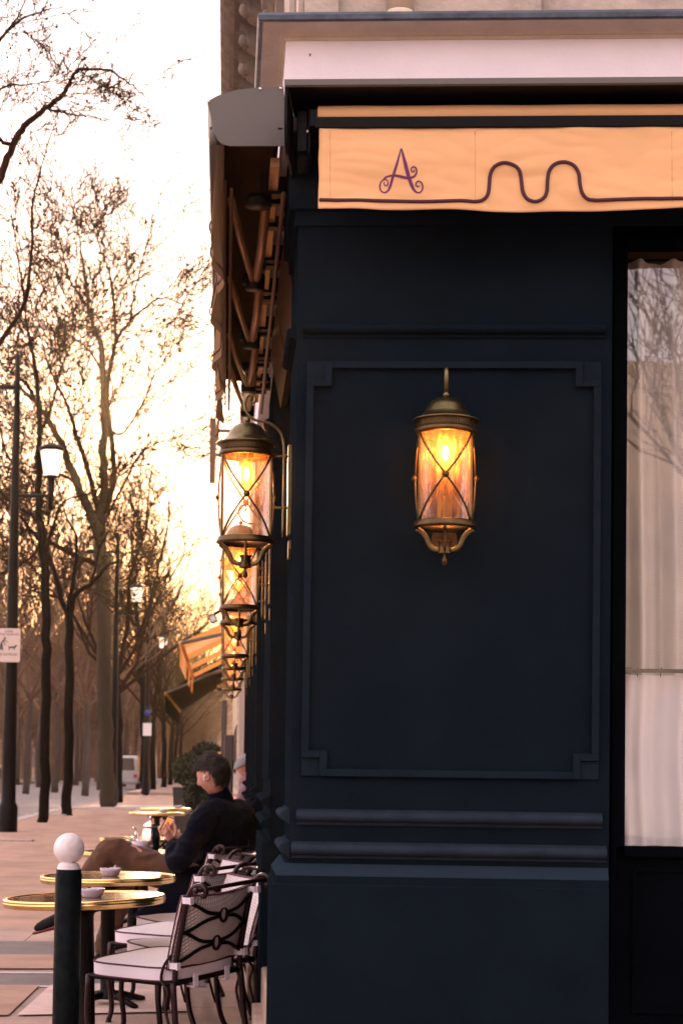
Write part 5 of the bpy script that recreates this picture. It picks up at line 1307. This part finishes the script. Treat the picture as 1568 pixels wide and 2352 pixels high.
# dog sign on the first pole
cs = P(21, 1482, 34.75); sg = empty('dog_sign', cs, label='pale sign with a bending man and a dog strapped to the lamp pole', cat='sign')
cs = cs; hw, hh = .225, .335
TS_ = lambda x, y, z: cs+Vector((x, y, z))
poly = []
for cx_, cz_, a0 in ((hw-.03, hh-.03, 0), (-hw+.03, hh-.03, 90), (-hw+.03, -hh+.03, 180), (hw-.03, -hh+.03, 270)):
    for k in range(5): a = radians(a0+k*22.5); poly.append((cx_+.03*cos(a), cz_+.03*sin(a)))
MB().prism(poly, -.008, .008, TS_).build('plate', mat('sign_plate', (.62, .50, .44), .6, var=.06), sg)
INK = mat('sign_ink', (.04, .035, .04), .7)
b = MB(); y0, y1 = -.012, -.009
b.add([TS_(-.08+.022*cos(a), -.012, .135+.026*sin(a)) for a in [2*pi*k/14 for k in range(14)]], [tuple(range(14))])
for pl in ([(-.115, .11), (-.085, .12), (-.13, .03), (-.165, .03)], [(-.165, .03), (-.13, .03), (-.155, -.095), (-.185, -.095)], [(-.155, .035), (-.125, .03), (-.105, -.1), (-.135, -.1)],
           [(-.10, .115), (-.09, .095), (-.02, .055), (-.015, .068)], [(-.11, .09), (-.09, .085), (-.06, .0), (-.075, -.005)],
           [(.0, -.03), (.105, -.02), (.15, .015), (.17, .0), (.13, -.055), (.01, -.06)], [(.0, -.05), (.02, -.05), (.02, -.095), (.0, -.095)], [(.1, -.05), (.12, -.05), (.12, -.095), (.1, -.095)], [(.0, -.035), (.01, -.03), (-.015, .0), (-.02, -.005)]):
    b.prism(pl, -.012, -.0085, TS_)
b.build('pictogram', INK, sg)
for txt, zz_, sz in (("J'AIME", .275, .065), ('MON QUARTIER', .215, .058), ('JE RAMASSE', -.185, .072), ('propre', -.265, .045)):
    if txt == 'propre': continue
    text_obj(txt, sz, lambda x, y, z: TS_(x*.93, -.0095-z, y+zz_), INK, sg, 'lettering', .001)
# blue-red parking sign on a thin pole, and the far clutter
pp_ = P(337, 1765, 92); ps = empty('parking_sign', (pp_.x+.0, 84, 0), label='small round blue and red sign on a thin pole among the far trunks', cat='sign')
xx = lat(337, 84)
ps.location = (xx, 84, 0)
MB().tube([(0, 0, 0), (0, 0, 4.2)], .04, 8).build('pole', IRONB, ps, False)
MB().tube([(0, -.05, 3.9), (0, -.08, 3.9)], .15, 20).build('disc', mat('blue_sign', (.02, .03, .22), .5), ps, False)
MB().box(-.2, .2, -.08, -.05, 2.8, 3.4).build('plate', mat('white_sign', (.7, .68, .66), .5), ps, False)

# ------------------------------------------------------------ parked van and cars
def car(loc, rz, col, lb, kind='car', nm='parked_car'):
    r = empty(nm, loc, rz, lb, 'van' if kind == 'van' else 'car', 'vehicles parked along the kerb'); m = mat('car_paint', col, .25, coat=.6)
    gl_ = mat('car_glass', (.02, .02, .025), .08); ty = mat('tyre', (.01, .01, .01), .9)
    if kind == 'van': prof = [(-2.3, .35), (2.3, .35), (2.35, .9), (2.2, 1.15), (1.55, 1.95), (1.2, 2.1), (-2.2, 2.1), (-2.35, 1.9), (-2.35, .5)]
    else: prof = [(-2.1, .3), (2.1, .3), (2.15, .65), (1.9, .85), (1.0, .95), (.35, 1.42), (-1.1, 1.45), (-1.9, 1.0), (-2.15, .9), (-2.15, .5)]
    MB().prism([(y, z) for y, z in prof], -.86, .86, lambda a, b_, z: (b_, a, z)).build('body', m, r, False, .06)
    zt = 1.95 if kind == 'van' else 1.36; zb_ = 1.2 if kind == 'van' else .98; yb = -2.37 if kind == 'van' else -1.75
    MB().add([(-.68, yb-.0, zb_), (.68, yb-.0, zb_), (.62, yb+(.02 if kind == 'van' else .62), zt), (-.62, yb+(.02 if kind == 'van' else .62), zt)], [(0, 1, 2, 3)]).build('rear_window', gl_, r, False)
    for sx in (-1, 1):
        MB().box(sx*.87-.005, sx*.87+.005, -1.0, .6, zb_, zt-.05).build('side_window', gl_, r, False)
        MB().box(sx*.72-.1, sx*.72+.1, -2.38 if kind == 'van' else -2.17, -2.3 if kind == 'van' else -2.1, .75, .95).build('tail_light', mat('tail_red', (.4, .02, .02), .3), r, False)
        for sy in (-1.35, 1.35): MB().tube([(sx*.72, sy, .32), (sx*.88, sy, .32)], .32, 20).build('wheel', ty, r, False)
    return r
kz = -.13
vx = SF(105, KW+1.3, 0); car((vx.x, vx.y, kz), ANG, (.42, .40, .40), 'white van parked far down the kerb between trunks', 'van', 'parked_van')
vx = SF(55, KW+3.5, 0); car((vx.x, vx.y, kz), ANG, (.28, .22, .19), 'brownish car glimpsed at the left behind the lamp pole')

# ------------------------------------------------------------ planters, heaters and clutter past the man
def bush(loc, R_, n, lb, box_h, name='potted_shrub', sq=.3, seed=0):
    rg = random.Random(seed); r = empty(name, loc, label=lb, cat='planter')
    MB().prism([(-sq*.8, 0), (sq*.8, 0), (sq, box_h), (-sq, box_h)], -sq, sq).build('planter_box', mat('planter_dark', (.02, .018, .016), .6), r, False)
    MB().tube([(0, 0, box_h-.05), (0, 0, box_h+R_*1.2)], .03, 6).build('stem', BARK, r, False)
    b = MB()
    for k in range(n):
        v = Vector((rg.gauss(0, 1), rg.gauss(0, 1), rg.gauss(0, 1))).normalized()*R_*rg.uniform(.45, 1.05); c = v+Vector((0, 0, box_h+R_*1.1))
        a = Vector((rg.gauss(0, 1), rg.gauss(0, 1), rg.gauss(0, 1))).normalized()*.045; e = a.orthogonal().normalized()*.03
        b.add([c-a, c+e, c+a, c-e], [(0, 1, 2, 3)])
    b.build('foliage', LEAF, r, False, fix=False); return r
bush((lat(432, 38), 38, 0), .34, 2600, 'dark clipped shrub in a planter under the black awning', .9, seed=1)
bush((lat(474, 36), 36, 0), .36, 2200, 'rounder dark shrub right of the first planter', 1.1, seed=2)
bush((lat(462, 30), 30, 0), .30, 1800, 'bright green low plant just above the head of the man', .55, seed=3, sq=.35)
bush((lat(490, 33), 33, 0), .28, 1500, 'low green plant beside the white menu board', .7, seed=4)
mb_ = empty('menu_board', (lat(508, 27), 27, 0), label='white menu board standing beyond the head of the man', cat='sign board')
MB().add([(-.2, 0, 0), (.2, 0, 0), (.16, .12, 1.5), (-.14, .12, 1.5), (-.2, .03, 0), (.2, .03, 0), (.16, .15, 1.5), (-.14, .15, 1.5)], [(0, 1, 2, 3), (5, 4, 7, 6), (0, 3, 7, 4), (1, 5, 6, 2), (3, 2, 6, 7)]).build('board', mat('menu_white', (.78, .72, .68), .6), mb_, False)
MB().box(-.15, .15, .10, .12, 1.51, 1.58).build('top_bar', GOLD, mb_, False)
for x, d, z1_, r_, lb in ((513, 21, 2.15, .032, 'tall dark terrace post right of the menu board'), (525, 17.5, 1.42+.25, .045, 'shorter thick dark heater post behind the head of the man')):
    hp_ = empty('terrace_post', (lat(x, d), d, 0), label=lb, cat='post')
    MB().box(-r_, r_, -r_, r_, .02, z1_).build('post', mat('post_steel', (.06, .05, .055), .35, metal=.5), hp_, False, .008); MB().lathe([(0, 0), (.2, 0), (.18, .02), (0, .03)], 20).build('base', BLACK, hp_, False)
sb_ = empty('terrace_screen', (lat(453, 13.2), 13.2, 0), label='narrow dark screen post in front of the face of the seated man', cat='post')
MB().box(-.015, .02, -.02, .02, .02, 1.22).build('post', BLACK, sb_, False); MB().lathe([(0, 0), (.12, 0), (0, .02)], 16).build('base', BLACK, sb_, False)

# bare trees across the side street behind the viewer: they show in the window glass
for i, (x, y, sc) in enumerate(((5.0, -17, .8), (9.0, -20, .9), (13.5, -24, 1.0), (8.0, -27, 1.0))):
    tr, cr_ = protos[i % 3]; r = empty('street_tree', (x, y, 0), i*2.1, ('bare tree reflected in the window, '+('nearest to the pane', 'middle one', 'right one', 'farthest one')[i]), 'tree', 'trees mirrored in the window'); r.scale = (sc,)*3
    for nm, me in (('trunk', tr), ('crown', cr_)):
        o = bpy.data.objects.new(nm, me); C.objects.link(o); o.parent = r
fc = empty('facade_across_the_street', (6, -30, 0), label='beige house front across the side street, mirrored in the curtained window', cat='house')
MB().box(-30, 30, -8, 0, -.2, 11).build('wall', mat('pale_render', (.50, .48, .46), .9, var=.2, vscale=.6), fc, False)
for i in range(17):
    for j in range(3): MB().box(-28.5+i*3.4, -27.1+i*3.4, 0, .05, 1+j*3.4, 3.2+j*3.4).build('window', FARW, fc, False)

b = MB(); b.box(-130, 90, -60, 330, -1.2, 32)
hz = b.build('haze', None); hm = bpy.data.materials.new('haze'); hm.use_nodes = True; t = hm.node_tree; t.nodes.clear()
o_ = N(t, 'ShaderNodeOutputMaterial'); v_ = N(t, 'ShaderNodeVolumePrincipled'); v_.inputs['Density'].default_value = .0002; v_.inputs['Color'].default_value = (.95, .80, .62, 1); v_.inputs['Anisotropy'].default_value = .88
t.links.new(v_.outputs[0], o_.inputs['Volume']); hz.data.materials.append(hm); tag(hz, kind='stuff')
